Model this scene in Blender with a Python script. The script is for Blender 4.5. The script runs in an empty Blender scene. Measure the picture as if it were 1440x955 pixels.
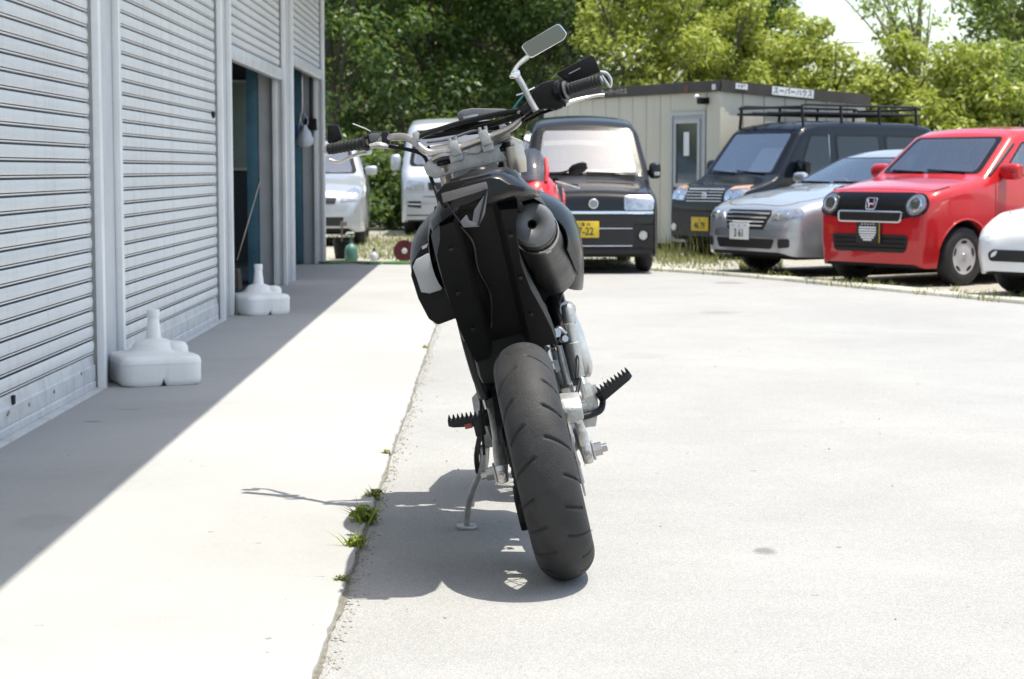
import bpy, bmesh, math, random
import numpy as np
from mathutils import Vector, Matrix
R = math.radians
random.seed(7); rng = np.random.default_rng(7)
SC = bpy.context.scene
COL = SC.collection

# ------------------------------------------------------------------ camera, sky, sun, exposure
F_PX, CX, CY, HOR, VPX, CAMH = 2700.0, 720.0, 477.5, 238.0, 690.0, 1.05
PITCH = math.atan((CY - HOR) / F_PX)
YAW = math.atan((CX - VPX) / F_PX)
cam = bpy.data.cameras.new('camera'); cam.lens = F_PX / 1440 * 36; cam.sensor_width = 36
cam.clip_start = 0.05; cam.clip_end = 2000
cam.dof.use_dof = True; cam.dof.focus_distance = 5.3; cam.dof.aperture_fstop = 9
camo = bpy.data.objects.new('camera', cam); COL.objects.link(camo)
camo.location = (0, 0, CAMH); camo.rotation_euler = (math.pi / 2 - PITCH, 0, -YAW)
SC.camera = camo

SUN_TO = Vector((0.25, -0.05, 1.0)).normalized()
SUN_EL = math.asin(SUN_TO.z); SUN_AZ = math.atan2(SUN_TO.x, SUN_TO.y)
w = bpy.data.worlds.new('World'); SC.world = w; w.use_nodes = True
nt = w.node_tree; nt.nodes.clear()
sky = nt.nodes.new('ShaderNodeTexSky'); sky.sky_type = 'NISHITA'; sky.sun_disc = False
sky.sun_elevation = SUN_EL; sky.sun_rotation = SUN_AZ; sky.air_density = 1.0; sky.dust_density = 1.8; sky.ozone_density = 0.7
bg = nt.nodes.new('ShaderNodeBackground'); bg.inputs['Strength'].default_value = 0.13
wo = nt.nodes.new('ShaderNodeOutputWorld')
nt.links.new(sky.outputs[0], bg.inputs[0]); nt.links.new(bg.outputs[0], wo.inputs[0])
sun = bpy.data.lights.new('sun', 'SUN'); sun.energy = 2.9; sun.angle = R(0.53); sun.color = (1.0, 0.98, 0.945)
suno = bpy.data.objects.new('sun', sun); COL.objects.link(suno)
suno.rotation_euler = (-SUN_TO).to_track_quat('-Z', 'Y').to_euler(); suno.location = (3, -3, 20)
vs = SC.view_settings
vs.view_transform = 'Standard'; vs.look = 'None'; vs.gamma = 1.0; vs.use_curve_mapping = False
vs.exposure = 1.2
vs.use_white_balance = True; vs.white_balance_temperature = 7000; vs.white_balance_tint = 7
SC.cycles.use_denoising = True
SC.cycles.max_bounces = 8; SC.cycles.diffuse_bounces = 4; SC.cycles.glossy_bounces = 4
SC.cycles.transmission_bounces = 6; SC.cycles.transparent_max_bounces = 8
SC.cycles.caustics_reflective = False; SC.cycles.caustics_refractive = False

def ray(px, py):
    r = Vector((math.cos(YAW), -math.sin(YAW), 0))
    u = Vector((math.sin(YAW) * math.sin(PITCH), math.cos(YAW) * math.sin(PITCH), math.cos(PITCH)))
    f = Vector((math.sin(YAW) * math.cos(PITCH), math.cos(YAW) * math.cos(PITCH), -math.sin(PITCH)))
    return r * (px - CX) + u * (CY - py) + f * F_PX
def G(px, py, z=0.0):                      # where that sight line meets the ground
    d = ray(px, py); t = (z - CAMH) / d.z
    return Vector((d.x * t, d.y * t, z))
def at(px, py, Y):                         # the point on that sight line at depth Y
    d = ray(px, py); t = Y / d.y
    return Vector((d.x * t, Y, CAMH + d.z * t))

# ------------------------------------------------------------------ materials
MATS = {}
def vary(name, amt, streak=0.0):
    # a little difference from piece to piece, plus run-down grime
    m = MATS[name]; n = m.node_tree.nodes; l = m.node_tree.links; p = n['Principled BSDF']; bc = p.inputs['Base Color']
    src = bc.links[0].from_socket if bc.links else None
    oi = n.new('ShaderNodeObjectInfo'); mr = n.new('ShaderNodeMapRange'); mr.inputs['To Min'].default_value = 1 - amt; mr.inputs['To Max'].default_value = 1.0; l.new(oi.outputs['Random'], mr.inputs['Value'])
    mx = n.new('ShaderNodeMix'); mx.data_type = 'RGBA'; mx.blend_type = 'MULTIPLY'; mx.inputs[0].default_value = 1.0
    if src: l.new(src, mx.inputs[6])
    else: mx.inputs[6].default_value = bc.default_value
    l.new(mr.outputs[0], mx.inputs[7]); out = mx.outputs[2]
    if streak:
        g = n.new('ShaderNodeNewGeometry'); mp = n.new('ShaderNodeMapping'); mp.inputs['Scale'].default_value = (9, 9, .35); l.new(g.outputs['Position'], mp.inputs[0])
        nz = n.new('ShaderNodeTexNoise'); nz.inputs['Scale'].default_value = 1.0; nz.inputs['Detail'].default_value = 7; nz.inputs['Roughness'].default_value = .7; l.new(mp.outputs[0], nz.inputs['Vector'])
        rp = n.new('ShaderNodeValToRGB'); rp.color_ramp.elements[0].position = .52; rp.color_ramp.elements[1].position = .78; rp.color_ramp.elements[1].color = (streak,) * 3 + (1,); rp.color_ramp.elements[0].color = (0, 0, 0, 1); l.new(nz.outputs['Fac'], rp.inputs[0])
        m2 = n.new('ShaderNodeMix'); m2.data_type = 'RGBA'; l.new(rp.outputs[0], m2.inputs[0]); l.new(out, m2.inputs[6]); m2.inputs[7].default_value = (.36, .34, .30, 1); out = m2.outputs[2]
    l.new(out, bc)
def mat(name, col, rough=0.6, metal=0.0, var=0.0, vscale=6.0, bump=0.0, bscale=40.0, coat=0.0, spec=None, rvar=0.0, alpha=1.0, trans=0.0, col2=None, stretch=None):
    m = bpy.data.materials.new(name); m.use_nodes = True
    n = m.node_tree.nodes; l = m.node_tree.links; p = n['Principled BSDF']
    p.inputs['Roughness'].default_value = rough; p.inputs['Metallic'].default_value = metal
    c = (*col, 1.0); p.inputs['Base Color'].default_value = c
    if coat: p.inputs['Coat Weight'].default_value = coat; p.inputs['Coat Roughness'].default_value = 0.04
    if spec is not None: p.inputs['Specular IOR Level'].default_value = spec
    if alpha < 1: p.inputs['Alpha'].default_value = alpha
    if trans: p.inputs['Transmission Weight'].default_value = trans
    if var or bump or rvar:
        tc = n.new('ShaderNodeTexCoord'); vec = tc.outputs['Object']
        if stretch:
            mp = n.new('ShaderNodeMapping'); mp.inputs['Scale'].default_value = stretch; l.new(vec, mp.inputs[0]); vec = mp.outputs[0]
    if var:
        nz = n.new('ShaderNodeTexNoise'); nz.inputs['Scale'].default_value = vscale; nz.inputs['Detail'].default_value = 6; nz.inputs['Roughness'].default_value = 0.65
        l.new(vec, nz.inputs['Vector'])
        rp = n.new('ShaderNodeValToRGB'); rp.color_ramp.elements[0].position = 0.3; rp.color_ramp.elements[1].position = 0.7
        c2 = col2 if col2 else tuple(x * (1 - var) for x in col)
        rp.color_ramp.elements[0].color = (*c2, 1); rp.color_ramp.elements[1].color = (*[min(1, x * (1 + var * .5)) for x in col], 1)
        l.new(nz.outputs['Fac'], rp.inputs[0]); l.new(rp.outputs[0], p.inputs['Base Color'])
    if rvar:
        nr = n.new('ShaderNodeTexNoise'); nr.inputs['Scale'].default_value = vscale * 2; nr.inputs['Detail'].default_value = 5
        l.new(vec, nr.inputs['Vector'])
        mr = n.new('ShaderNodeMapRange'); mr.inputs['To Min'].default_value = max(0, rough - rvar); mr.inputs['To Max'].default_value = min(1, rough + rvar)
        l.new(nr.outputs['Fac'], mr.inputs['Value']); l.new(mr.outputs[0], p.inputs['Roughness'])
    if bump:
        nb = n.new('ShaderNodeTexNoise'); nb.inputs['Scale'].default_value = bscale; nb.inputs['Detail'].default_value = 4
        l.new(vec, nb.inputs['Vector'])
        b = n.new('ShaderNodeBump'); b.inputs['Strength'].default_value = bump; b.inputs['Distance'].default_value = 0.01
        l.new(nb.outputs['Fac'], b.inputs['Height']); l.new(b.outputs[0], p.inputs['Normal'])
    MATS[name] = m; return m

def ramp(n, l, src, stops):
    r = n.new('ShaderNodeValToRGB'); e = r.color_ramp.elements
    while len(e) < len(stops): e.new(0.5)
    for i, (p, c) in enumerate(stops): e[i].position = p; e[i].color = c if len(c) == 4 else (*c, 1)
    l.new(src, r.inputs[0]); return r.outputs[0]
def mixc(n, l, fac, a, b, mode='MIX'):
    m = n.new('ShaderNodeMix'); m.data_type = 'RGBA'; m.blend_type = mode
    for s, v in ((0, fac), (6, a), (7, b)):
        if hasattr(v, 'is_output') or hasattr(v, 'links'): l.new(v, m.inputs[s])
        else: m.inputs[s].default_value = v if s == 0 else (*v, 1)
    return m.outputs[2]

def ground_mat(name, base, speck, speck_amt, stain, stains=(), crack=False, fine=320.0):
    m = bpy.data.materials.new(name); m.use_nodes = True
    n = m.node_tree.nodes; l = m.node_tree.links; p = n['Principled BSDF']
    tc = n.new('ShaderNodeTexCoord'); v = tc.outputs['Object']
    def noise(sc, det=6, rough=0.6, dist=0.0):
        z = n.new('ShaderNodeTexNoise'); z.inputs['Scale'].default_value = sc; z.inputs['Detail'].default_value = det
        z.inputs['Roughness'].default_value = rough; z.inputs['Distortion'].default_value = dist; l.new(v, z.inputs['Vector']); return z.outputs['Fac']
    big = noise(0.55, 8, 0.65, 0.4); med = noise(4.0, 8, 0.7); vor = n.new('ShaderNodeTexVoronoi'); vor.inputs['Scale'].default_value = fine; l.new(v, vor.inputs['Vector'])
    c = mixc(n, l, ramp(n, l, big, [(0.35, (0, 0, 0)), (0.7, (1, 1, 1))]), tuple(x * 0.88 for x in base), tuple(x * 1.08 for x in base))
    c = mixc(n, l, ramp(n, l, med, [(0.3, (0.16,) * 3), (0.62, (0, 0, 0))]), c, stain)
    spk = n.new('ShaderNodeSeparateColor'); l.new(vor.outputs['Color'], spk.inputs[0])
    c = mixc(n, l, ramp(n, l, spk.outputs[0], [(0.0, (speck_amt,) * 3), (0.55, (0, 0, 0)), (1.0, (0, 0, 0))]), c, speck)
    c = mixc(n, l, ramp(n, l, spk.outputs[1], [(0.75, (0, 0, 0)), (1.0, (speck_amt * .8,) * 3)]), c, tuple(min(1, x * 1.5) for x in base))
    tiny = noise(23.0, 3, 0.5)
    c = mixc(n, l, ramp(n, l, tiny, [(0.725, (0, 0, 0)), (0.76, (0.55,) * 3)]), c, tuple(x * 0.35 for x in stain))
    for (sx, sy, rx, ry, amt) in stains:
        mp = n.new('ShaderNodeMapping'); mp.vector_type = 'POINT'
        mp.inputs['Location'].default_value = (-sx / rx, -sy / ry, 0); mp.inputs['Scale'].default_value = (1 / rx, 1 / ry, 1)
        l.new(v, mp.inputs[0])
        ln = n.new('ShaderNodeVectorMath'); ln.operation = 'LENGTH'; l.new(mp.outputs[0], ln.inputs[0])
        ad = n.new('ShaderNodeMath'); ad.operation = 'MULTIPLY_ADD'; l.new(noise(14 / max(rx, .05) * .08, 4), ad.inputs[0]); ad.inputs[1].default_value = 0.9; l.new(ln.outputs['Value'], ad.inputs[2])
        c = mixc(n, l, ramp(n, l, ad.outputs[0], [(0.75, (amt,) * 3), (1.35, (0, 0, 0))]), c, tuple(x * 0.45 for x in stain))
    if crack:
        vc = n.new('ShaderNodeTexVoronoi'); vc.feature = 'DISTANCE_TO_EDGE'; vc.inputs['Scale'].default_value = 0.22
        wv = n.new('ShaderNodeVectorMath'); wv.operation = 'ADD'
        nz = n.new('ShaderNodeTexNoise'); nz.inputs['Scale'].default_value = 2.5; nz.inputs['Detail'].default_value = 6; l.new(v, nz.inputs['Vector'])
        sc_ = n.new('ShaderNodeVectorMath'); sc_.operation = 'SCALE'; sc_.inputs['Scale'].default_value = 0.5; l.new(nz.outputs['Color'], sc_.inputs[0])
        l.new(v, wv.inputs[0]); l.new(sc_.outputs[0], wv.inputs[1]); l.new(wv.outputs[0], vc.inputs['Vector'])
        c = mixc(n, l, ramp(n, l, vc.outputs['Distance'], [(0.0, (0.10,) * 3), (0.0012, (0, 0, 0))]), c, tuple(x * 0.4 for x in stain))
    l.new(c, p.inputs['Base Color']); p.inputs['Roughness'].default_value = 0.9; p.inputs['Specular IOR Level'].default_value = 0.25
    ad = n.new('ShaderNodeMath'); ad.operation = 'MULTIPLY_ADD'; l.new(vor.outputs['Distance'], ad.inputs[0]); ad.inputs[1].default_value = 1.0; l.new(noise(60, 5), ad.inputs[2])
    b = n.new('ShaderNodeBump'); b.inputs['Strength'].default_value = 0.35; b.inputs['Distance'].default_value = 0.004
    l.new(ad.outputs[0], b.inputs['Height']); l.new(b.outputs[0], p.inputs['Normal'])
    MATS[name] = m; return m

def leaf_mat(name, c0, c1, c2, transl=0.45):
    m = bpy.data.materials.new(name); m.use_nodes = True
    n = m.node_tree.nodes; l = m.node_tree.links; p = n['Principled BSDF']
    g = n.new('ShaderNodeNewGeometry')
    c = ramp(n, l, g.outputs['Random Per Island'], [(0.0, c0), (0.5, c1), (1.0, c2)])
    l.new(c, p.inputs['Base Color']); p.inputs['Roughness'].default_value = 0.42; p.inputs['Specular IOR Level'].default_value = 0.5
    t = n.new('ShaderNodeBsdfTranslucent'); tcx = mixc(n, l, 0.35, c, (0.30, 0.40, 0.02)); l.new(tcx, t.inputs[0])
    mx = n.new('ShaderNodeMixShader'); mx.inputs[0].default_value = transl
    l.new(p.outputs[0], mx.inputs[1]); l.new(t.outputs[0], mx.inputs[2]); l.new(mx.outputs[0], n['Material Output'].inputs[0])
    MATS[name] = m; return m

def paint(name, col, flake=0.0, metal=0.0, rough=0.3):
    return mat(name, col, rough, metal, coat=1.0, var=0.06, vscale=3, spec=0.15)

ground_mat('asphalt', (0.342, 0.340, 0.334), (0.18, 0.18, 0.178), 0.55, (0.21, 0.21, 0.205),
           stains=[(*G(1075, 775).xy, 0.075, 0.10, .6), (*G(1060, 662).xy, 0.03, .04, .4), (*G(1180, 770).xy, 0.018, .03, .5), (*G(1010, 440).xy, .35, .35, .22), (*G(900, 500).xy, .3, .5, .1), (*G(1030, 398).xy, .35, .4, .45), (*G(1290, 540).xy, .02, .05, .4)], crack=True)
ground_mat('concrete', (0.385, 0.384, 0.378), (0.30, 0.298, 0.29), 0.35, (0.31, 0.308, 0.30),
           stains=[(*G(130, 597).xy, 0.08, 0.06, .5), (*G(180, 580).xy, .16, .05, .3), (*G(97, 645).xy, .015, .02, .6), (*G(285, 660).xy, .03, .05, .15), (*G(60, 740).xy, .2, .3, .15)], fine=420)
ground_mat('kerb_concrete', (0.50, 0.49, 0.42), (0.24, 0.24, 0.2), 0.5, (0.27, 0.27, 0.2), fine=160)
ground_mat('lot_gravel', (0.36, 0.345, 0.30), (0.18, 0.17, 0.14), 0.8, (0.24, 0.23, 0.18), fine=60)
ground_mat('soil_bank', (0.045, 0.05, 0.02), (0.02, 0.025, 0.01), 0.8, (0.03, 0.03, 0.015), fine=12)
mat('slat_groove_shade', (0.19, 0.19, 0.19), 0.8, var=0.3, vscale=8)  # darker groove colour: the shade line between slats painted in
mat('shutter', (0.72, 0.73, 0.735), 0.42, 0.0, var=0.10, vscale=1.3, stretch=(1, 0.4, 6), rvar=0.08)
mat('rail', (0.84, 0.85, 0.86), 0.35, 0.1, var=0.08, vscale=4)
mat('rail_base', (0.64, 0.65, 0.66), 0.45, 0.2, var=0.2, vscale=9, bump=0.1)
mat('column', (0.56, 0.58, 0.60), 0.5, var=0.1, vscale=5)
mat('wall_panel', (0.82, 0.82, 0.81), 0.6, var=0.08, vscale=2)
mat('dark_gap', (0.02, 0.02, 0.02), 0.9)
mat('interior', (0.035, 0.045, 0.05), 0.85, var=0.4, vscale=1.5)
mat('blue_paint', (0.065, 0.175, 0.24), 0.55, var=0.3, vscale=5)
mat('pale_board', (0.20, 0.27, 0.23), 0.6, var=0.1)
mat('white_plastic', (0.80, 0.81, 0.80), 0.45, var=0.06, vscale=8, bump=0.08, bscale=25)
mat('rubber', (0.022, 0.022, 0.023), 0.62, var=0.35, vscale=14, bump=0.12, bscale=160, spec=0.4)
mat('rubber_worn', (0.034, 0.034, 0.035), 0.62, var=0.35, vscale=20, bump=0.2, bscale=220, spec=0.28, rvar=0.12)
mat('black_gloss', (0.006, 0.006, 0.007), 0.25, spec=0.32, rvar=0.06, vscale=9)
mat('black_plastic', (0.0055, 0.0055, 0.006), 0.5, var=0.3, vscale=30, bump=0.06, bscale=300, spec=0.22)
mat('black_metal', (0.02, 0.02, 0.022), 0.38, 0.6, rvar=0.1, vscale=15)
mat('alu', (0.62, 0.61, 0.59), 0.36, 0.9, var=0.22, vscale=22, rvar=0.12)
mat('alu_bar', (0.60, 0.56, 0.52), 0.33, 0.9, var=0.12, vscale=18, rvar=0.08)
mat('cast_alu', (0.46, 0.46, 0.45), 0.52, 0.75, var=0.25, vscale=35, bump=0.15, bscale=120)
mat('steel', (0.42, 0.41, 0.40), 0.32, 1.0, var=0.2, vscale=30)
mat('chrome', (0.75, 0.76, 0.77), 0.12, 1.0)
mat('fork_gold', (0.50, 0.45, 0.38), 0.32, 0.8, var=0.1)
mat('muffler', (0.042, 0.043, 0.045), 0.44, 0.55, var=0.2, vscale=16, rvar=0.1)
mat('muffler_cap', (0.15, 0.155, 0.165), 0.5, 0.35, var=0.15, vscale=30)
mat('lens_smoke', (0.10, 0.09, 0.085), 0.25, coat=0.6)
mat('grey_panel', (0.46, 0.48, 0.50), 0.4, coat=0.3, var=0.06)
mat('reflector_red', (0.35, 0.02, 0.015), 0.3, coat=0.5)
mat('mirror_glass', (0.13, 0.134, 0.14), 0.03, 1.0)
mat('cable_blue', (0.05, 0.32, 0.42), 0.4)
paint('red_paint', (0.50, 0.018, 0.022)); paint('black_paint', (0.014, 0.014, 0.016)); paint('black_blue_paint', (0.007, 0.010, 0.016))
for q_ in ('black_paint', 'black_blue_paint'):
    MATS[q_].node_tree.nodes['Principled BSDF'].inputs['Coat Weight'].default_value = 0.6; MATS[q_].node_tree.nodes['Principled BSDF'].inputs['Specular IOR Level'].default_value = 0.05
mat('lamp_bowl', (0.40, 0.41, 0.42), 0.22, 0.9, var=0.35, vscale=18)
mat('silver_paint', (0.45, 0.47, 0.49), 0.34, 0.55, coat=1.0, var=0.04)
mat('silver_dark', (0.26, 0.29, 0.32), 0.36, 0.5, coat=1.0)
paint('white_paint', (0.80, 0.80, 0.78))
mat('glass', (0.16, 0.19, 0.20), 0.06, 0.35, spec=1.0, coat=1.0)
mat('glass_dark', (0.014, 0.018, 0.02), 0.05, 0.0, spec=1.0, coat=1.0)
mat('glass_pale', (0.34, 0.38, 0.40), 0.10, 0.45, spec=1.0, coat=1.0, var=0.35, vscale=2.2)
mat('screen_smoke', (0.05, 0.06, 0.08), 0.06, spec=0.8, alpha=0.62)
mat('headlamp', (0.50, 0.51, 0.52), 0.18, 0.7, coat=1.0, var=0.5, vscale=16)
mat('seat_cloth', (0.42, 0.41, 0.39), 0.85, var=0.2, vscale=20)
mat('dash', (0.20, 0.20, 0.195), 0.6)
mat('sunshade', (0.62, 0.63, 0.62), 0.7)
def clear_glass(name, fac, tint):
    m = bpy.data.materials.new(name); m.use_nodes = True; n = m.node_tree.nodes; l = m.node_tree.links; n.remove(n['Principled BSDF'])
    t = n.new('ShaderNodeBsdfTransparent'); t.inputs[0].default_value = (*tint, 1); g = n.new('ShaderNodeBsdfGlossy'); g.inputs['Roughness'].default_value = 0.03; g.inputs[0].default_value = (.9, .93, .95, 1)
    fr = n.new('ShaderNodeFresnel'); fr.inputs[0].default_value = 1.6; ad = n.new('ShaderNodeMath'); ad.operation = 'ADD'; ad.use_clamp = True; ad.inputs[1].default_value = fac; l.new(fr.outputs[0], ad.inputs[0])
    mx = n.new('ShaderNodeMixShader'); l.new(ad.outputs[0], mx.inputs[0]); l.new(t.outputs[0], mx.inputs[1]); l.new(g.outputs[0], mx.inputs[2]); l.new(mx.outputs[0], n['Material Output'].inputs[0]); MATS[name] = m
clear_glass('glass_clear', 0.20, (.90, .93, .92)); clear_glass('glass_bright', 0.30, (.90, .93, .92)); clear_glass('glass_tint', 0.02, (.10, .11, .11))
mat('lamp_amber', (0.62, 0.36, 0.25), 0.2, 0.2, coat=1.0)
mat('underbody', (0.008, 0.008, 0.008), 0.9)
mat('grille_dark', (0.012, 0.012, 0.013), 0.45)
mat('plate_yellow', (0.72, 0.50, 0.03), 0.5)
mat('plate_white', (0.74, 0.75, 0.75), 0.5)
mat('plate_black', (0.012, 0.012, 0.012), 0.6)
mat('plate_green', (0.02, 0.06, 0.035), 0.6)
mat('hubcap', (0.58, 0.59, 0.61), 0.35, 0.5, coat=0.4)
mat('shed_wall', (0.58, 0.545, 0.44), 0.6, var=0.10, vscale=1.2, stretch=(1, 1, .4))
mat('shed_trim', (0.055, 0.045, 0.04), 0.6, var=0.3, vscale=6)
mat('shed_door', (0.44, 0.45, 0.44), 0.5, var=0.08)
mat('door_frame', (0.44, 0.46, 0.45), 0.45, var=0.1)
mat('door_glass', (0.025, 0.038, 0.04), 0.08, spec=0.9)
mat('paper', (0.70, 0.71, 0.70), 0.7)
mat('rust', (0.22, 0.08, 0.04), 0.85, var=0.4, vscale=30)
mat('bark', (0.10, 0.085, 0.065), 0.9, var=0.4, vscale=8, bump=0.6, bscale=18)
mat('bark_pale', (0.22, 0.19, 0.15), 0.9, var=0.3, vscale=8, bump=0.5, bscale=18)
leaf_mat('leaf_dark', (0.040, 0.078, 0.024), (0.075, 0.14, 0.040), (0.15, 0.22, 0.07), 0.42)
leaf_mat('leaf_mid', (0.045, 0.095, 0.02), (0.09, 0.16, 0.03), (0.15, 0.23, 0.05), 0.45)
leaf_mat('leaf_bright', (0.20, 0.25, 0.04), (0.37, 0.41, 0.075), (0.52, 0.54, 0.16), 0.5)
leaf_mat('leaf_olive', (0.17, 0.23, 0.06), (0.30, 0.38, 0.10), (0.43, 0.49, 0.17), 0.5)
leaf_mat('grass', (0.11, 0.14, 0.03), (0.18, 0.19, 0.06), (0.30, 0.27, 0.12), 0.3)
leaf_mat('weed', (0.14, 0.20, 0.025), (0.26, 0.32, 0.045), (0.40, 0.40, 0.12), 0.4)
mat('hose', (0.10, 0.22, 0.07), 0.5, var=0.2)
mat('teal_plastic', (0.08, 0.19, 0.15), 0.45, var=0.15)
mat('maroon', (0.13, 0.015, 0.02), 0.45, var=0.3)
mat('bag_white', (0.62, 0.66, 0.72), 0.4, trans=0.15, var=0.1)
mat('blue_plastic', (0.03, 0.09, 0.30), 0.45)
mat('soil_joint', (0.20, 0.185, 0.15), 0.95, var=0.5, vscale=40, bump=0.5, bscale=200)
mat('stone', (0.36, 0.34, 0.30), 0.9, var=0.3, vscale=30)
M = MATS

# ------------------------------------------------------------------ mesh helpers
def catmull(pts, sub=6):
    pts = [Vector(p) for p in pts]; out = []
    for i in range(len(pts) - 1):
        p0 = pts[max(i - 1, 0)]; p1 = pts[i]; p2 = pts[i + 1]; p3 = pts[min(i + 2, len(pts) - 1)]
        for k in range(sub):
            t = k / sub
            out.append(0.5 * ((2 * p1) + (p2 - p0) * t + (2 * p0 - 5 * p1 + 4 * p2 - p3) * t * t + (3 * p1 - p0 - 3 * p2 + p3) * t ** 3))
    out.append(pts[-1]); return out
def interp(tab, x):
    if x <= tab[0][0]: return tab[0][1]
    for (a, b), (c, d) in zip(tab, tab[1:]):
        if x <= c: return b + (d - b) * ((x - a) / (c - a) if c > a else 1)
    return tab[-1][1]

class MB:
    def __init__(s): s.v = []; s.f = []; s.m = []
    def add(s, vs, fs, mi=0):
        o = len(s.v); s.v += [tuple(p) for p in vs]
        for f in fs: s.f.append([i + o for i in f]); s.m.append(mi)
        return s
    def box(s, c, sz, rot=None, mi=0):
        c = Vector(c); h = [x / 2 for x in sz]; vs = []
        for x in (-1, 1):
            for y in (-1, 1):
                for z in (-1, 1):
                    p = Vector((x * h[0], y * h[1], z * h[2]))
                    if rot: p = rot @ p
                    vs.append(c + p)
        return s.add(vs, [(0, 1, 3, 2), (4, 6, 7, 5), (0, 4, 5, 1), (2, 3, 7, 6), (0, 2, 6, 4), (1, 5, 7, 3)], mi)
    def bb(s, a, b, mi=0):
        return s.box([(x + y) / 2 for x, y in zip(a, b)], [abs(y - x) for x, y in zip(a, b)], None, mi)
    def frame(s, d):
        d = Vector(d).normalized(); a = Vector((0, 0, 1)) if abs(d.z) < 0.9 else Vector((1, 0, 0))
        u = d.cross(a).normalized(); return u, d.cross(u).normalized()
    def cyl(s, p0, p1, r0, r1=None, n=14, caps=True, mi=0):
        p0 = Vector(p0); p1 = Vector(p1); r1 = r0 if r1 is None else r1; u, v = s.frame(p1 - p0); vs = []
        for p, r in ((p0, r0), (p1, r1)):
            for k in range(n):
                a = 2 * math.pi * k / n; vs.append(p + (u * math.cos(a) + v * math.sin(a)) * r)
        fs = [(k, (k + 1) % n, n + (k + 1) % n, n + k) for k in range(n)]
        if caps: fs += [tuple(range(n - 1, -1, -1)), tuple(range(n, 2 * n))]
        return s.add(vs, fs, mi)
    def tube(s, path, r, n=8, sub=0, caps=True, mi=0, flat=1.0):
        P = catmull(path, sub) if sub else [Vector(p) for p in path]
        N = len(P); rs = r if isinstance(r, (list, tuple)) else [r] * N
        if len(rs) != N: rs = [interp([(i / (len(rs) - 1), q) for i, q in enumerate(rs)], i / (N - 1)) for i in range(N)]
        vs = []; u = None
        for i, p in enumerate(P):
            d = (P[min(i + 1, N - 1)] - P[max(i - 1, 0)]).normalized()
            if u is None: u, v = s.frame(d)
            else:
                u = (u - d * u.dot(d)).normalized(); v = d.cross(u)
            for k in range(n):
                a = 2 * math.pi * k / n; vs.append(p + u * math.cos(a) * rs[i] + v * math.sin(a) * rs[i] * flat)
        fs = [(i * n + k, i * n + (k + 1) % n, (i + 1) * n + (k + 1) % n, (i + 1) * n + k) for i in range(N - 1) for k in range(n)]
        if caps: fs += [tuple(range(n - 1, -1, -1)), tuple(range((N - 1) * n, N * n))]
        return s.add(vs, fs, mi)
    def lathe(s, prof, o, axis=(0, 0, 1), n=24, mi=0, closed=False):
        o = Vector(o); ax = Vector(axis).normalized(); u, v = s.frame(ax); vs = []
        for r, h in prof:
            for k in range(n):
                a = 2 * math.pi * k / n; vs.append(o + ax * h + (u * math.cos(a) + v * math.sin(a)) * r)
        m = len(prof); rows = range(m if closed else m - 1)
        return s.add(vs, [(i * n + k, i * n + (k + 1) % n, ((i + 1) % m) * n + (k + 1) % n, ((i + 1) % m) * n + k) for i in rows for k in range(n)], mi)
    def prism(s, pts, ext, mi=0):
        pts = [Vector(p) for p in pts]; e = Vector(ext); n = len(pts)
        return s.add(pts + [p + e for p in pts], [tuple(range(n)), tuple(range(2 * n - 1, n - 1, -1))] + [(k, n + k, n + (k + 1) % n, (k + 1) % n) for k in range(n)], mi)
    def loft(s, rings, caps=True, mi=0, closed=True):
        n = len(rings[0]); vs = [p for r in rings for p in r]; kk = n if closed else n - 1
        fs = [(i * n + k, i * n + (k + 1) % n, (i + 1) * n + (k + 1) % n, (i + 1) * n + k) for i in range(len(rings) - 1) for k in range(kk)]
        if caps: fs += [tuple(range(n - 1, -1, -1)), tuple(range((len(rings) - 1) * n, len(rings) * n))]
        return s.add(vs, fs, mi)
    def mesh(s, name, mats, smooth=40, bevel=0.0, seg=2, solid=0.0):
        me = bpy.data.meshes.new(name); me.from_pydata(s.v, [], s.f)
        for q in (mats if isinstance(mats, (list, tuple)) else [mats]): me.materials.append(M[q])
        me.polygons.foreach_set('material_index', s.m)
        bm = bmesh.new(); bm.from_mesh(me)
        if solid: bmesh.ops.solidify(bm, geom=bm.faces[:], thickness=solid)
        bmesh.ops.recalc_face_normals(bm, faces=bm.faces[:])
        if bevel:
            es = [e for e in bm.edges if len(e.link_faces) == 2 and e.calc_face_angle(0) > R(28)]
            bmesh.ops.bevel(bm, geom=es, offset=bevel, segments=seg, profile=0.6, affect='EDGES', clamp_overlap=True)
        bm.to_mesh(me); bm.free()
        if smooth:
            me.polygons.foreach_set('use_smooth', [True] * len(me.polygons)); me.set_sharp_from_angle(angle=R(smooth))
        me.update(); return me
    def build(s, name, mats, parent=None, world=False, **k):
        return link(name, s.mesh(name, mats, **k), parent, world)

def link(name, me, parent=None, world=False):
    o = bpy.data.objects.new(name, me); COL.objects.link(o)
    if parent is not None:
        o.parent = parent
        if world:
            q = parent; mw = Matrix.Identity(4)
            while q is not None:
                mw = (q.matrix_parent_inverse if q.parent else Matrix.Identity(4)) @ q.matrix_basis @ mw if False else mw
                q = q.parent
            o.matrix_parent_inverse = wmat(parent).inverted()
    return o
def wmat(o):
    b = Matrix.LocRotScale(o.location, o.rotation_euler, o.scale)
    return (wmat(o.parent) @ o.matrix_parent_inverse @ b) if o.parent else b
def tag(o, label, cat=None, group=None, kind=None):
    if label: o['label'] = label
    if cat: o['category'] = cat
    if group: o['group'] = group
    if kind: o['kind'] = kind
    return o
def thing(name, label, cat, loc=(0, 0, 0), rz=0.0, group=None):
    o = bpy.data.objects.new(name, None); COL.objects.link(o); o.location = loc; o.rotation_euler = (0, 0, rz); o.empty_display_size = 0.2
    return tag(o, label, cat, group)
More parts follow.
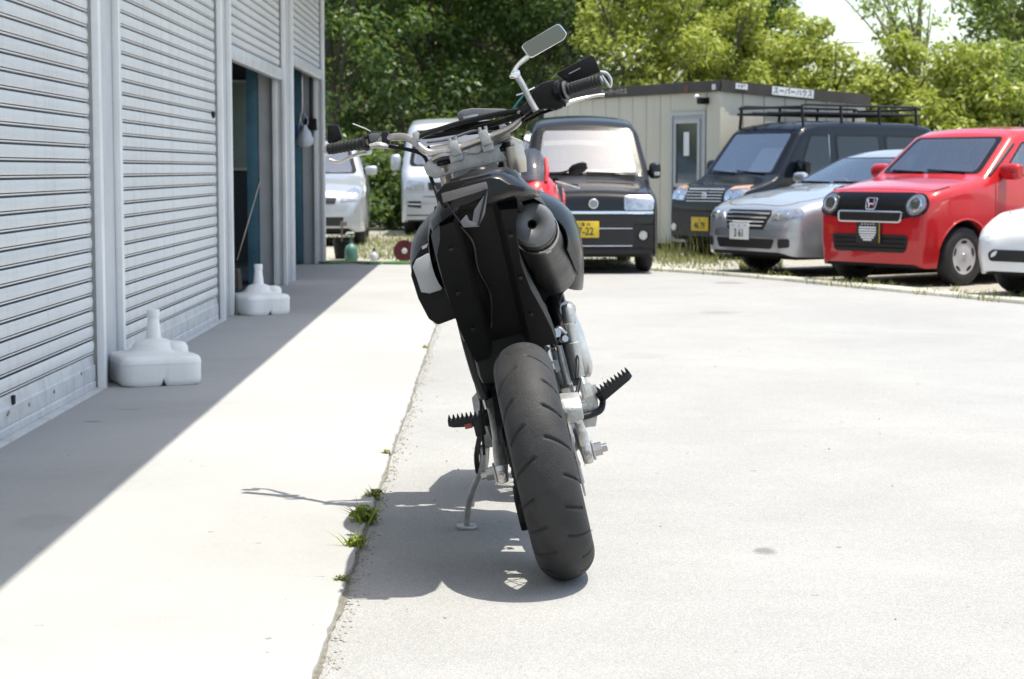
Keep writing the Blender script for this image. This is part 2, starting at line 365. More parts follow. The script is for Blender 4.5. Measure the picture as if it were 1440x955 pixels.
def struct(name, mb, mats, parent=None, **k):
    o = mb.build(name, mats, parent, **k)
    if parent is None: o['kind'] = 'structure'
    return o
def dup(o, parent=None, loc=None):
    c = o.copy(); COL.objects.link(c); c.parent = parent
    if loc is not None: c.location = loc
    for ch in [x for x in o.children]: dup(ch, c)
    return c
def text_mesh(body, size, matname, depth=0.002, bold=0.0, xs=1.0):
    cu = bpy.data.curves.new('lettering', 'FONT'); cu.body = body; cu.size = size; cu.align_x = 'CENTER'; cu.align_y = 'CENTER'; cu.extrude = depth; cu.offset = bold
    o = bpy.data.objects.new('lettering_source', cu); COL.objects.link(o)
    dg = bpy.context.evaluated_depsgraph_get(); me = bpy.data.meshes.new_from_object(o.evaluated_get(dg))
    bpy.data.objects.remove(o); bpy.data.curves.remove(cu)
    me.name = 'lettering'; me.materials.clear(); me.materials.append(M[matname])
    me.transform(Matrix.Diagonal((xs, 1, 1, 1)))
    return me

vary('shutter', .07, .45); vary('shed_wall', .06, .35); vary('kerb_concrete', .15); vary('rail_base', .0, .5); vary('column', .05, .3); vary('white_plastic', .03, .28)
# ------------------------------------------------------------------ ground, apron, kerb, far lot
gm = MB(); gm.add([(-300, -60, 0), (300, -60, 0), (300, 600, 0), (-300, 600, 0)], [(0, 1, 2, 3)])
struct('ground', gm, 'asphalt', smooth=0)
WALLX = -1.83; JX = -0.368; APY = 21.0
am = MB(); ys = np.arange(-4, APY + .01, 0.06); ring = []
jit = np.cumsum(rng.normal(0, 1, len(ys))) * 0.00022
top = [(JX + jit[i] - jit[len(ys) // 2] + rng.normal(0, .003), y, 0.012) for i, y in enumerate(ys)]
vs_ = [(WALLX - 0.3, y, 0.012) for y in ys] + top + [(p[0] + .006, p[1], -0.02) for p in top]
n_ = len(ys)
am.add(vs_, [(i, n_ + i, n_ + i + 1, i + 1) for i in range(n_ - 1)] + [(n_ + i, 2 * n_ + i, 2 * n_ + i + 1, n_ + i + 1) for i in range(n_ - 1)])
am.add([(WALLX - .3, APY - .006, .012), (JX, APY - .006, .012), (JX, APY + .0, -.02), (WALLX - .3, APY, -.02)], [(0, 1, 2, 3)])
struct('concrete_apron', am, 'concrete', smooth=0)

KP = [(-800, 352), (300, 366), (560, 370), (700, 371.5), (800, 374), (860, 377), (915, 380.5), (1000, 386.5), (1100, 395), (1200, 405), (1320, 416.5), (1440, 428), (1600, 444), (1800, 466), (2200, 515)]
kout = [G(*p) for p in KP]
kline = catmull([(p.x, p.y, 0) for p in kout[1:]], 8)
def offs(line, d):
    out = []
    for i, p in enumerate(line):
        t = (line[min(i + 1, len(line) - 1)] - line[max(i - 1, 0)]).normalized(); out.append(p + Vector((-t.y, t.x, 0)) * d)
    return out
lotm = MB(); inner = offs(kline, 0.06); fo = [Vector((p.x * 6 + (2 if p.x > 0 else -2), 90, 0)) for p in inner]
lotm.add([(p.x, p.y, 0.004) for p in inner] + [(p.x, p.y, 0.004) for p in fo], [(i, i + 1, len(inner) + i + 1, len(inner) + i) for i in range(len(inner) - 1)])
struct('parking_ground', lotm, 'lot_gravel', smooth=0)
# kerb: separate cast blocks along the curve
kb = bpy.data.objects.new('kerb', None); COL.objects.link(kb); kb['kind'] = 'structure'
cum = [0.0]
for a, b in zip(kline, kline[1:]): cum.append(cum[-1] + (b - a).length)
def kpoint(s_):
    for i in range(len(cum) - 1):
        if cum[i + 1] >= s_:
            t = (s_ - cum[i]) / max(1e-6, cum[i + 1] - cum[i]); return kline[i].lerp(kline[i + 1], t), (kline[i + 1] - kline[i]).normalized()
    return kline[-1], (kline[-1] - kline[-2]).normalized()
s0 = 0.0; kstart = min(range(len(kline)), key=lambda i: abs(kline[i].x - 0.2)); s0 = cum[kstart]
while s0 < cum[-1] - 0.7:
    a, ta = kpoint(s0 + .006); b, tb = kpoint(s0 + .594); na = Vector((-ta.y, ta.x, 0)); nb = Vector((-tb.y, tb.x, 0))
    h = 0.03 + random.uniform(-.004, .004); k = MB()
    k.loft([[a + na * .0, a + na * .015 + Vector((0, 0, h)), a + na * .26 + Vector((0, 0, h)), a + na * .26], [b, b + nb * .015 + Vector((0, 0, h)), b + nb * .26 + Vector((0, 0, h)), b + nb * .26]])
    k.build('kerb_block', 'kerb_concrete', kb, bevel=.008); s0 += .6
# ------------------------------------------------------------------ garage building
gar = thing('garage_building', 'grey garage with roller shutters along the concrete strip', 'garage', (WALLX, 8, 0))
def gp(name, mb, m, par=None, **k): return mb.build(name, m, par or gar, world=True, **k)
EZ = 3.2; EX = -1.22 + 0.25 * EZ
BAYS = [(5.55, 9.08, 0.02), (9.62, 13.22, 0.02), (13.72, 17.28, 1.84), (18.02, 21.30, 2.03)]
gp('wall', MB().bb((WALLX - .25, -6, 0), (WALLX - .02, 5.1, 3.0)), 'wall_panel')
gp('lintel', MB().bb((WALLX - .25, -6, 3.0), (WALLX - .02, 21.8, 3.75)), 'wall_panel')
cn = MB(); cn.loft([[(WALLX - .3, y, EZ + .18), (EX, y, EZ + .10), (EX, y, EZ), (WALLX - .3, y, EZ)] for y in (-6, 21.75)])
gp('canopy', cn, 'wall_panel', smooth=0)
gp('roof', MB().loft([[(-10, y, 4.6), (WALLX - .01, y, 3.9), (WALLX - .01, y, 3.76), (-10, y, 4.46)] for y in (-6.1, 21.9)]), 'wall_panel', smooth=0)
gp('end_wall', MB().bb((-10, 21.62, 0), (WALLX - .26, 21.79, 4.3)), 'wall_panel')
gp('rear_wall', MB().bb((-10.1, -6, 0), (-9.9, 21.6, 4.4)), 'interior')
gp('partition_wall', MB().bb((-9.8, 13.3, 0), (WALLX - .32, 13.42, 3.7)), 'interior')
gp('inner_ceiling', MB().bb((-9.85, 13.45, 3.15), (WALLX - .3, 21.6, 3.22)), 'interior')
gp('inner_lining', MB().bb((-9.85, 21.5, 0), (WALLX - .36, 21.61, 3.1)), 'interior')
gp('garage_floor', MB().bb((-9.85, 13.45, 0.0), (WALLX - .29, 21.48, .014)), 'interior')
# columns between the bays
for (y0, y1, kind) in [(5.1, 5.5, 0), (9.14, 9.56, 0), (13.28, 13.66, 1), (17.34, 17.96, 1), (21.36, 21.8, 1)]:
    c = gp('column', MB().bb((WALLX - .25, y0, 0), (WALLX - .035, y1, 3.0)), 'column', bevel=.004)
    if kind:   # inner jamb painted blue behind the grey guide
        gp('jamb', MB().bb((WALLX - .36, y0 + .01, 0), (WALLX - .255, y1 - .01, 3.0)), 'blue_paint', bevel=.004)
for (y0, y1, zb) in BAYS:
    for yy, sgn in ((y0, -1), (y1, 1)):   # guide rails: U channels
        a, b = sorted((yy - sgn * .005, yy + sgn * .055))
        rl = MB().bb((WALLX - .12, a, 0.0), (WALLX - .072, b, 2.98)).bb((WALLX - .035, a - .0 , 0.0), (WALLX, b, 2.98)).bb((WALLX - .072, (a if sgn < 0 else b - .018), 0), (WALLX - .035, (a + .018 if sgn < 0 else b), 2.98))
        gp('guide_rail', rl, 'rail', bevel=.003)
PITCHS = 0.069
prof = [(-.014, 0), (-.014, .0065), (.003, .0075), (.0035, .0135), (-.010, .0145), (-.010, .0170), (.004, .0180), (.0075, .034), (.0075, .050), (.004, .062), (0.0015, .0675), (-.014, .069)]
for bi, (y0, y1, zb) in enumerate(BAYS):
    railh = 0.155 if zb < .1 else 0.115
    sh = MB(); xs_ = WALLX - .055
    if zb < .1:
        sh.loft([[(xs_ + u, y, zb + z) for u, z in ((-.012, .0), (.014, .0), (.014, .03), (.008, .034), (.012, .04), (.012, .105), (.006, .11), (.002, railh), (-.012, railh))] for y in (y0 + .008, y1 - .008)])
    else:
        sh.loft([[(xs_ + u, y, zb + z) for u, z in ((-.03, .0), (.022, .0), (.03, .02), (.03, .08), (.02, .105), (.0, railh), (-.03, railh))] for y in (y0 + .008, y1 - .008)])
    shutter = gp('roller_shutter', sh, 'rail_base', bevel=.003)
    tag(shutter, ['closed roller shutter nearest the camera', 'closed roller shutter behind the white parasol bases', 'half raised roller shutter over a dark bay', 'raised roller shutter at the far end of the garage'][bi])
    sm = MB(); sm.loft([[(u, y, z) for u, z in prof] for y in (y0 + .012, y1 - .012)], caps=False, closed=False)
    sm.m = [1 if k in (0, 3, 4, 10) else 0 for k in range(len(prof) - 1)]  # groove faces take the painted shade colour
    me = sm.mesh('slat', ['shutter', 'slat_groove_shade'], smooth=35); z = zb + railh + .0005; k = 0
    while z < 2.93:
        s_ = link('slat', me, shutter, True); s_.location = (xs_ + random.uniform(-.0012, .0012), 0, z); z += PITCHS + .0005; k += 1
    if zb < .1:
        gp('threshold', MB().bb((WALLX - .1, y0, .0), (WALLX - .0, y1, .0195)), 'rail_base', bevel=.002)
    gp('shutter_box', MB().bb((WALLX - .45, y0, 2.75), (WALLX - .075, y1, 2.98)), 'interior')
# small marks on the nearest shutter: lock plate and bolts
for py_, y_, z_ in ((0, 7.4, .105), (0, 7.42, .11), (0, 8.2, .1), (0, 8.75, .12), (0, 7.75, .1)):
    gp('bolt', MB().cyl((WALLX - .046, y_, z_), (WALLX - .038, y_, z_), .008, n=10), 'steel')
gp('lock_slot', MB().bb((WALLX - .05, 7.5, .13), (WALLX - .0405, 7.53, .165)), 'dark_gap')
gp('lock_knob', MB().cyl((WALLX - .05, 13.05, 1.415), (WALLX - .03, 13.05, 1.415), .022, n=12), 'dark_gap')
# ------------------------------------------------------------------ things inside the open bays
def leanstick(): 
    a = at(332, 366, 17.0); b = at(366, 252, 17.0); a.z = .03
    t = thing('broom', 'thin broom leaning in the dark bay under the half raised shutter', 'broom', (a.x - .5, 17.0, .015))
    p0 = Vector((a.x, a.y, .0)); m = MB().tube([at(333, 366, 16.6), at(367, 250, 16.6)], .0055, n=8); m.build('handle', 'steel', t, True)
    h = at(333, 368, 16.6); m = MB(); m.loft([[h + Vector((dx * .02, dy * .09, -.06)) for dx, dy in ((-1, -1), (1, -1), (1, 1), (-1, 1))], [h + Vector((dx * .03, dy * .12, -h.z + .016)) for dx, dy in ((-1, -1), (1, -1), (1, 1), (-1, 1))]]); m.build('bristles', 'bark', t, True)
leanstick()
pb = thing('wall_board', 'pale board hanging on the dark wall inside the half open bay', 'board', at(336, 235, 21.3))
a = at(300, 115, 21.2); b = at(346, 236, 21.2)
MB().bb((a.x, 21.44, b.z), (b.x, 21.49, a.z)).build('board', 'pale_board', pb, True, bevel=.004)
fr = MB(); fr.bb((a.x - .03, 21.43, a.z), (b.x + .03, 21.47, a.z + .03)).bb((a.x - .03, 21.43, b.z - .03), (b.x + .03, 21.47, b.z)); fr.build('frame', 'door_frame', pb, True)
# hanging bag with a hook in the last bay
hk = at(428, 150, 20.6)
bagt = thing('plastic_bag', 'white plastic shopping bag hanging in the far bay', 'bag', at(428, 207, 20.6))
rings = []
for pyy, rw, rd in ((176, 2, .012), (182, 5, .03), (188, 9, .055), (196, 12, .075), (203, 11, .07), (207, 6, .04)):
    c = at(428, pyy, 20.6); rr = rw / 2700 * 20.6
    rings.append([c + Vector((math.cos(t) * rr * (1 + .12 * math.sin(5 * t + pyy)), math.sin(t) * rd * (1 + .15 * math.cos(4 * t)), .006 * math.sin(6 * t + pyy))) for t in np.linspace(0, 2 * math.pi, 18)[:-1]])
MB().loft(rings).build('bag_body', 'bag_white', bagt, True, smooth=60)
for s_ in (-1, 1): MB().tube([at(428 + s_ * 3, 178, 20.6), at(428 + s_ * 5, 168, 20.6), at(425 + s_ * 1, 158, 20.6)], .006, n=6, sub=4).build('bag_handle', 'bag_white', bagt, True)
pipe = thing('hanging_pipe', 'thin pale cord hook holding the bag in the far bay', 'hook', at(421, 190, 20.65))
MB().tube([at(418, 190, 20.65), at(423, 160, 20.65), at(425, 145, 20.65), at(424, 60, 20.65)], .007, n=6, sub=5).build('hook_rod', 'alu', pipe, True)
bb_ = thing('blue_box', 'small blue box beside the hanging bag', 'box', at(418, 190, 20.75))
c = at(418, 186, 20.8); MB().box(c, (.14, .1, .12)).build('box_body', 'blue_plastic', bb_, True, bevel=.01); MB().box(c + Vector((0, 0, .065)), (.15, .11, .02)).build('lid', 'blue_plastic', bb_, True, bevel=.004)
jb = thing('junction_box', 'black switch box on the far blue jamb', 'switch box', at(437, 176, 21.3))
c = at(437, 175, 21.25); MB().box(c, (.13, .1, .13)).build('box_body', 'black_plastic', jb, True, bevel=.012); MB().cyl(c + Vector((0, 0, .06)), c + Vector((0, 0, .9)), .012).build('conduit', 'black_plastic', jb, True)
# shelving rack deep in bay three
rk = thing('storage_rack', 'dark storage rack deep inside the open garage bay', 'rack', (-5.4, 19, .015))
for x_ in (-6.2, -4.6):
    for y_ in (18.6, 19.3): MB().bb((x_ - .02, y_ - .02, .015), (x_ + .02, y_ + .02, 2.1)).build('post', 'black_metal', rk, True)
for z_ in (.5, 1.1, 1.7): MB().bb((-6.25, 18.57, z_), (-4.55, 19.33, z_ + .03)).build('shelf', 'interior', rk, True)
# ------------------------------------------------------------------ parasol bases
def parasol_base(label, px, py, Y, rz, wide):
    c = G(px, py); t = thing('parasol_base', label, 'parasol base', (c.x, c.y, .0125), rz, 'white parasol bases by the shutters')
    N = 96; rings = []
    def rad(th, e, lob):
        c_, s_ = abs(math.cos(th)), abs(math.sin(th)); r = (c_ ** e + s_ ** e) ** (-1 / e)
        return r * (1 + lob * math.cos(4 * th) * .5)
    lv = [(0.94, 0.0, 6, -.04), (.985, .012, 6, -.04), (1.0, .03, 6, -.04), (1.0, .105, 6, -.04), (1.005, .112, 6, -.04), (.985, .128, 6, -.04), (.95, .138, 6, -.04), (.89, .144, 5.5, -.03), (.74, .149, 4, .0), (.62, .156, 2.4, .0), (.55, .168, 2.1, 0), (.50, .188, 2, 0), (.43, .202, 2, 0), (.32, .211, 2, 0), (.20, .217, 2, 0), (.165, .226, 2, 0)]
    for r, z, e, lb in lv:
        rg = []
        for k in range(N):
            th = 2 * math.pi * k / N; rr = rad(th, e, lb) * r * wide / 2 * .96; zz = z
            notch = max(0, 1 - abs(((th + math.pi / 8) % (math.pi / 4)) - math.pi / 8) / .075) if (int(((th + math.pi / 8) % (2 * math.pi)) / (math.pi / 4)) % 2 == 0) else 0
            if z < .035: zz = z + notch * .032 * (1 - z / .06)
            rg.append((rr * math.cos(th), rr * math.sin(th), zz))
        rings.append(rg)
    tkb = MB().loft(rings).build('tank', 'white_plastic', t, smooth=50)
    sr = [(x * 1.003, y * 1.003, .109) for x, y, z in rings[3]]; MB().tube(sr + sr[:1], .0022, n=6, caps=False).build('mould_seam', 'white_plastic', tkb)
    MB().lathe([(.0, .20), (.040, .205), (.036, .235), (.026, .325), (.024, .33), (0, .33)], (0, 0, 0), n=28).build('neck', 'white_plastic', t)
    MB().lathe([(.0, .315), (.029, .316), (.031, .32), (.031, .352), (.028, .357), (0, .358)], (0, 0, 0), n=28).build('collar', 'white_plastic', t, smooth=30)
    for a_ in (-.35,): MB().lathe([(0, .145), (.062, .148), (.060, .176), (.050, .192), (.034, .200), (0, .202)], (math.cos(a_) * .105, math.sin(a_) * .105, 0), n=28).build('filler_cap', 'white_plastic', t, smooth=35)
parasol_base('white plastic parasol base standing closest to the camera', 217, 541, 9.4, R(24), .41)
parasol_base('smaller white parasol base further along by the open bay', 364, 443.5, 13.5, R(36), .37)
# ------------------------------------------------------------------ vehicles: a body with side, plan and front profiles; patches are laid on its skin
def rounded(pts, r, seg=5):
    pts = [Vector((p[0], p[1], 0)) for p in pts]; out = []; n = len(pts)
    for i in range(n):
        a, b, c = pts[i - 1], pts[i], pts[(i + 1) % n]
        d1 = (a - b); d2 = (c - b); k = min(r, d1.length * .45, d2.length * .45)
        p = b + d1.normalized() * k; q = b + d2.normalized() * k
        for s_ in range(seg + 1):
            t = s_ / seg; out.append((p * (1 - t) ** 2 + b * 2 * t * (1 - t) + q * t * t))
    return [(p.x, p.y) for p in out]
def ell(cx, cy, rx, ry, n=28, rot=0.0):
    return [(cx + math.cos(t) * rx * math.cos(rot) - math.sin(t) * ry * math.sin(rot), cy + math.cos(t) * rx * math.sin(rot) + math.sin(t) * ry * math.cos(rot)) for t in np.linspace(0, 2 * math.pi, n + 1)[:-1]]
def densify(poly, d):
    out = []
    for a, b in zip(poly, poly[1:] + poly[:1]):
        k = max(1, int(math.hypot(b[0] - a[0], b[1] - a[1]) / d))
        out += [(a[0] + (b[0] - a[0]) * i / k, a[1] + (b[1] - a[1]) * i / k) for i in range(k)]
    return out

class Car:
    def __init__(s, name, label, cat, loc, ang, L, hw, top, wz, plan, sill, axles, wr, arch=None, r=.07, crown=.03, paintm='red_paint', group=None, tyre_w=.155):
        s.L, s.hw, s.top, s.wz, s.plan, s.sill, s.axles, s.wr, s.r, s.crown = L, hw, top, wz, plan, sill, axles, wr, r, crown
        s.arch = arch or wr * 1.17; s.paint = paintm; s.tw = tyre_w
        s.root = thing(name, label, cat, (loc[0], loc[1], .004), ang, group)
        s.body(); s.cuts = []
    def zt(s, x): return interp(s.top, x)
    def zb(s, x):
        z = interp(s.sill, x)
        for a in s.axles:
            d = abs(x - a)
            if d < s.arch: z = max(z, s.wr + math.sqrt(s.arch ** 2 - d * d))
        return min(z, s.zt(x) - .05)
    def W(s, x, z):
        w_ = s.hw * interp(s.plan, x) * interp(s.wz, z); d = s.zt(x) - z
        if d < s.r: w_ -= s.r * (1 - math.sqrt(max(0, 1 - (1 - max(d, 0) / s.r) ** 2)))
        return w_
    def T(s, x, y): return s.zt(x) + s.crown * (1 - min(1, (y / max(.05, s.W(x, s.zt(x)))) ** 2))
    def F(s, y, z):
        lo = 0.0; x = 0.0
        def ins(x): return s.T(x, y) >= z and s.W(x, min(z, s.zt(x))) >= abs(y)
        while x < s.L and not ins(x): lo = x; x += .02
        hi = x
        for _ in range(12):
            m = (lo + hi) / 2
            if ins(m): hi = m
            else: lo = m
        return hi
    def Bk(s, y, z):
        x = s.L
        while x > 0 and not (s.T(x, y) >= z and s.W(x, min(z, s.zt(x))) >= abs(y)): x -= .004
        return x
    def body(s):
        xs = sorted(set([0, .012, .03, .06, .1, .15, .2] + list(np.round(np.arange(.25, s.L - .01, .05), 3)) + [a + k * s.arch for a in s.axles for k in (-1, -.97, -.9, -.8, .8, .9, .97, 1)] + [p[0] for p in s.top] + [s.L - .1, s.L - .03, s.L]))
        xs = [x for x in xs if 0 <= x <= s.L]; b = MB(); rings = []
        tl = [0, .05, .12, .2, .3, .4, .5, .6, .7, .78, .85, .9, .94, .97, .99, 1.0]
        for x in xs:
            zb, zt = s.zb(x), s.zt(x); pts = [(0.0, zb), (s.W(x, zb) * .5, zb), (s.W(x, zb) * .93, zb)]
            for t in tl: z = zb + (zt - zb) * t; pts.append((s.W(x, z), z))
            wt = s.W(x, zt)
            for q in (.85, .65, .4, .2, 0.0): pts.append((wt * q, zt + s.crown * (1 - q * q)))
            rings.append([(x, y, z) for y, z in pts] + [(x, -y, z) for y, z in pts[-2:0:-1]])
        n = len(rings[0]); h = len(pts)
        vs = [p for r in rings for p in r]; fs = []; mi = []
        for i in range(len(rings) - 1):
            for k in range(n):
                fs.append((i * n + k, i * n + (k + 1) % n, (i + 1) * n + (k + 1) % n, (i + 1) * n + k)); mi.append(1 if (k < 2 or k >= n - 2) else 0)
        for base in (0, (len(rings) - 1) * n):
            for k in range(h - 1):
                a, b_ = k, k + 1; c, d = (n - b_) % n, (n - a) % n
                f = [base + q for q in dict.fromkeys((a, b_, c, d))]
                if len(f) > 2: fs.append(tuple(f)); mi.append(0)
        b.v = vs; b.f = [list(f) for f in fs]; b.m = mi
        s.bodyo = b.build('body', [s.paint, 'underbody'], s.root, smooth=38)
    def patch(s, name, outl, m, proj='F', off=.006, depth=.02, rings=4, side=-1, parent=None, smooth=50, frit=0.0):
        if m in ('glass_clear', 'glass_tint', 'glass_bright'): s.cuts.append((proj, side, outl)); frit = frit or .90
        outl = densify(outl, .05); cx = sum(p[0] for p in outl) / len(outl); cy = sum(p[1] for p in outl) / len(outl)
        def P(u, v):
            if proj == 'F': return Vector((s.F(u, v), u, v))
            if proj == 'S': return Vector((u, side * s.W(u, v), v))
            if proj == 'B': return Vector((s.Bk(u, v), u, v))
            return Vector((u, v, s.T(u, v)))
        def Nn(u, v):
            e = .012; a = P(u + e, v) - P(u - e, v); b = P(u, v + e) - P(u, v - e); n_ = a.cross(b)
            if n_.length < 1e-9: n_ = Vector((-1, 0, 0))
            n_.normalize(); ref = {'F': Vector((-1, 0, .2)), 'S': Vector((0, side, 0)), 'T': Vector((0, 0, 1)), 'B': Vector((1, 0, .2))}[proj]
            return n_ if n_.dot(ref) > 0 else -n_
        n = len(outl); vs = []; c0 = P(cx, cy); vs.append(c0 + Nn(cx, cy) * off); fs = []
        for k in range(1, rings + 1):
            t = k / rings if not frit else (frit * k / (rings - 1) if k < rings else 1.0)
            for (u, v) in outl: uu, vv = cx + (u - cx) * t, cy + (v - cy) * t; vs.append(P(uu, vv) + Nn(uu, vv) * off)
        for (u, v) in outl: vs.append(P(u, v) - Nn(u, v) * depth)
        for k in range(n): fs.append((0, 1 + k, 1 + (k + 1) % n))
        for r_ in range(rings):
            o = 1 + r_ * n
            for k in range(n): fs.append((o + k, o + (k + 1) % n, o + n + (k + 1) % n, o + n + k))
        mb = MB(); mb.add(vs, fs)
        if frit: mb.m = [0 if i < n + (rings - 2) * n else 1 for i in range(len(fs))]
        return mb.build(name, [m, 'black_gloss'] if frit else m, parent or s.root, smooth=smooth)
    def open_windows(s, dash_x, dash_z, seat_x, roofz, shade=False):
        def ins(poly, u, v):
            c = False
            for (a, b), (d, e) in zip(poly, poly[1:] + poly[:1]):
                if (b > v) != (e > v) and u < (d - a) * (v - b) / (e - b) + a: c = not c
            return c
        me = s.bodyo.data; bm = bmesh.new(); bm.from_mesh(me); kill = []
        for f in bm.faces:
            for proj, side, poly in s.cuts:
                if proj == 'F': ok = f.normal.x < -.2 and all(ins(poly, v.co.y, v.co.z) for v in f.verts)
                elif proj == 'B': ok = f.normal.x > .2 and all(ins(poly, v.co.y, v.co.z) for v in f.verts)
                else: ok = f.normal.y * side > .3 and all(ins(poly, v.co.x, v.co.z) for v in f.verts)
                if ok: kill.append(f); break
        bmesh.ops.delete(bm, geom=kill, context='FACES'); bm.to_mesh(me); bm.free()
        w_ = s.hw * .84
        MB().loft([[(dash_x - .1, -w_, dash_z - .02), (dash_x - .1, w_, dash_z - .02), (dash_x - .1, w_, .45), (dash_x - .1, -w_, .45)], [(dash_x + .28, -w_, dash_z), (dash_x + .28, w_, dash_z), (dash_x + .28, w_, .45), (dash_x + .28, -w_, .45)]]).build('dashboard', 'dash', s.root, bevel=.02)
        MB().bb((dash_x, -w_, .3), (s.L - .3, w_, .40)).build('cabin_floor', 'dash', s.root)
        MB().tube([(dash_x + .40 + .05 * math.sin(a), w_ * .48 + .165 * math.cos(a), dash_z - .04 + .15 * math.sin(a)) for a in np.linspace(0, 2 * math.pi, 25)], .013, n=8, caps=False).build('steering_wheel', 'dash', s.root)
        for y in (-w_ * .48, w_ * .48):
            for x, hs in ((seat_x, 1.0), (seat_x + .78, .97)):
                z1 = (dash_z + .17) * hs; st_ = MB().loft([[(x - .05, y - .2, .45), (x + .07, y - .2, .45), (x + .07, y + .2, .45), (x - .05, y + .2, .45)], [(x + .02, y - .21, .75), (x + .13, y - .21, .75), (x + .13, y + .21, .75), (x + .02, y + .21, .75)], [(x + .10, y - .16, z1), (x + .17, y - .16, z1), (x + .17, y + .16, z1), (x + .10, y + .16, z1)]]).build('seat', 'seat_cloth', s.root, bevel=.03)
                MB().box((x + .15, y, z1 + .08), (.07, .22, .13)).build('headrest', 'seat_cloth', st_, bevel=.03)
        rx = s.F(0, roofz) + .05; MB().box((rx, 0, roofz - .05), (.02, .18, .055)).build('rear_view_mirror', 'dash', s.root, bevel=.01)
    def strip(s, name, pts, r, m, proj='F', off=.006, parent=None, side=-1, flat=1.0):
        P = []
        for u, v in pts:
            if proj == 'F': P.append(Vector((s.F(u, v) - off, u, v)))
            elif proj == 'S': P.append(Vector((u, side * (s.W(u, v) + off), v)))
            else: P.append(Vector((u, v, s.T(u, v) + off)))
        return MB().tube(P, r, n=8, flat=flat).build(name, m, parent or s.root)
    def wheel(s, x, y, style='cap', steer=0.0):
        r = s.wr; w_ = s.tw; sg = 1 if y > 0 else -1
        tb = MB(); tb.lathe([(r * .60, -w_ * .46), (r * .66, -w_ * .5), (r * .86, -w_ * .5), (r * .96, -w_ * .42), (r, -w_ * .25), (r, w_ * .25), (r * .96, w_ * .42), (r * .86, w_ * .5), (r * .66, w_ * .5), (r * .60, w_ * .46)], (0, 0, 0), (0, sg, 0), 36, closed=True)
        t = tb.build('wheel', 'rubber', s.root); t.location = (x, y, r - .002); t.rotation_euler = (0, 0, steer)
        rim = MB(); rim.lathe([(r * .66, w_ * .44), (r * .645, w_ * .47), (r * .60, w_ * .45), (r * .5, w_ * .40), (r * .3, w_ * .44), (r * .12, w_ * .47), (.004, w_ * .475)], (0, 0, 0), (0, sg, 0), 36)
        rim.lathe([(r * .655, -w_ * .4), (r * .655, w_ * .44)], (0, 0, 0), (0, sg, 0), 36); rim.build('rim', 'hubcap', t, smooth=45)
        nh = 5 if style == 'cap' else 7
        if style != 'plain':
            for k in range(nh):
                a = 2 * math.pi * k / nh + .3; c = Vector((math.cos(a), 0, math.sin(a))) * r * .49; tg = Vector((-math.sin(a), 0, math.cos(a))); rd = Vector((math.cos(a), 0, math.sin(a)))
                o = [c + tg * math.cos(q) * r * .15 + rd * math.sin(q) * r * .062 for q in np.linspace(0, 2 * math.pi, 15)[:-1]]
                MB().prism([p + Vector((0, sg * (w_ * .428), 0)) for p in o], (0, -sg * .02, 0)).build('vent', 'dark_gap', t)
            MB().lathe([(r * .12, w_ * .462), (r * .11, w_ * .49), (.002, w_ * .495)], (0, 0, 0), (0, sg, 0), 20).build('hub_cap', 'silver_paint', t)
        return t
    def allwheels(s, style='cap', inset=.0, steer=0.0):
        for a in s.axles:
            for sg in (-1, 1): s.wheel(a, sg * (s.hw * interp(s.plan, a) * .98 - s.tw / 2 - inset), style, steer if a == s.axles[0] else 0)
        MB().bb((.25, -s.hw * .62, .16), (s.L - .3, s.hw * .62, s.wr * 2 + .05)).build('underbody', 'underbody', s.root)
    def plate(s, y, z, m, big, small, tm, wd=.31, hd=.155, tilt=0.0):
        x = min(s.F(y - wd / 2, z), s.F(y, z), s.F(y + wd / 2, z)) - .016
        p = MB().box((0, 0, 0), (.008, wd, hd)).build('number_plate', m, s.root, bevel=.003); p.location = (x, y, z); p.rotation_euler = (0, tilt, 0)
        rot = Matrix(((0, 0, -1, -.0055), (-1, 0, 0, 0), (0, 1, 0, 0), (0, 0, 0, 1)))
        for body, size, dz, xs, bd in ((big, hd * .66, -.022, .80, .0016), (small, hd * .25, .05, 1.0, .0006)):
            if body:
                me = text_mesh(body, size, tm, .0006, bd, xs); me.transform(Matrix.Translation((-.0008, 0, dz)) @ rot); link('lettering', me, p)
        for sg in (-1, 1): MB().cyl((-.004, sg * wd * .32, hd * .36), (-.008, sg * wd * .32, hd * .36), .006, n=10).build('plate_bolt', 'steel', p)
        return p
    def mirror(s, x, z, sg, m, sz=(.10, .19, .14), stalk=.07):
        y = s.W(x, z); c = Vector((x - .02, sg * (y + stalk + sz[1] * .35), z + .03)); rg = []
        for t, k in ((-1, .55), (-.9, .8), (-.5, 1), (.4, 1), (.85, .9), (1, .7)):
            rg.append([c + Vector((sz[0] * .5 * k * math.copysign(abs(math.cos(a)) ** .7, math.cos(a)), sg * sz[1] * .5 * t, sz[2] * .5 * k * math.copysign(abs(math.sin(a)) ** .7, math.sin(a)))) for a in np.linspace(0, 2 * math.pi, 21)[:-1]])
        o = MB().loft(rg).build('door_mirror', m, s.root)
        MB().loft([[(x + dx, sg * (y - .03), z + dz) for dx, dz in ((-.03, -.03), (.05, -.03), (.05, .03), (-.03, .03))], [(c.x + dx, c.y - sg * sz[1] * .4, c.z + dz) for dx, dz in ((-.02, -.045), (.03, -.045), (.03, .01), (-.02, .01))]]).build('mirror_stalk', 'black_plastic', o)
        return o
    def wiper(s, y0, y1, z0, z1):
        MB().tube([Vector((s.F(y0 + (y1 - y0) * t, z0 + (z1 - z0) * t) - .022, y0 + (y1 - y0) * t, z0 + (z1 - z0) * t)) for t in np.linspace(0, 1, 8)], .007, n=6).build('wiper', 'black_plastic', s.root)
    def handle(s, x, z, side, m):
        y = s.W(x, z); MB().box((x, side * (y + .016), z), (.16, .02, .024)).build('door_handle', m, s.root, bevel=.008)
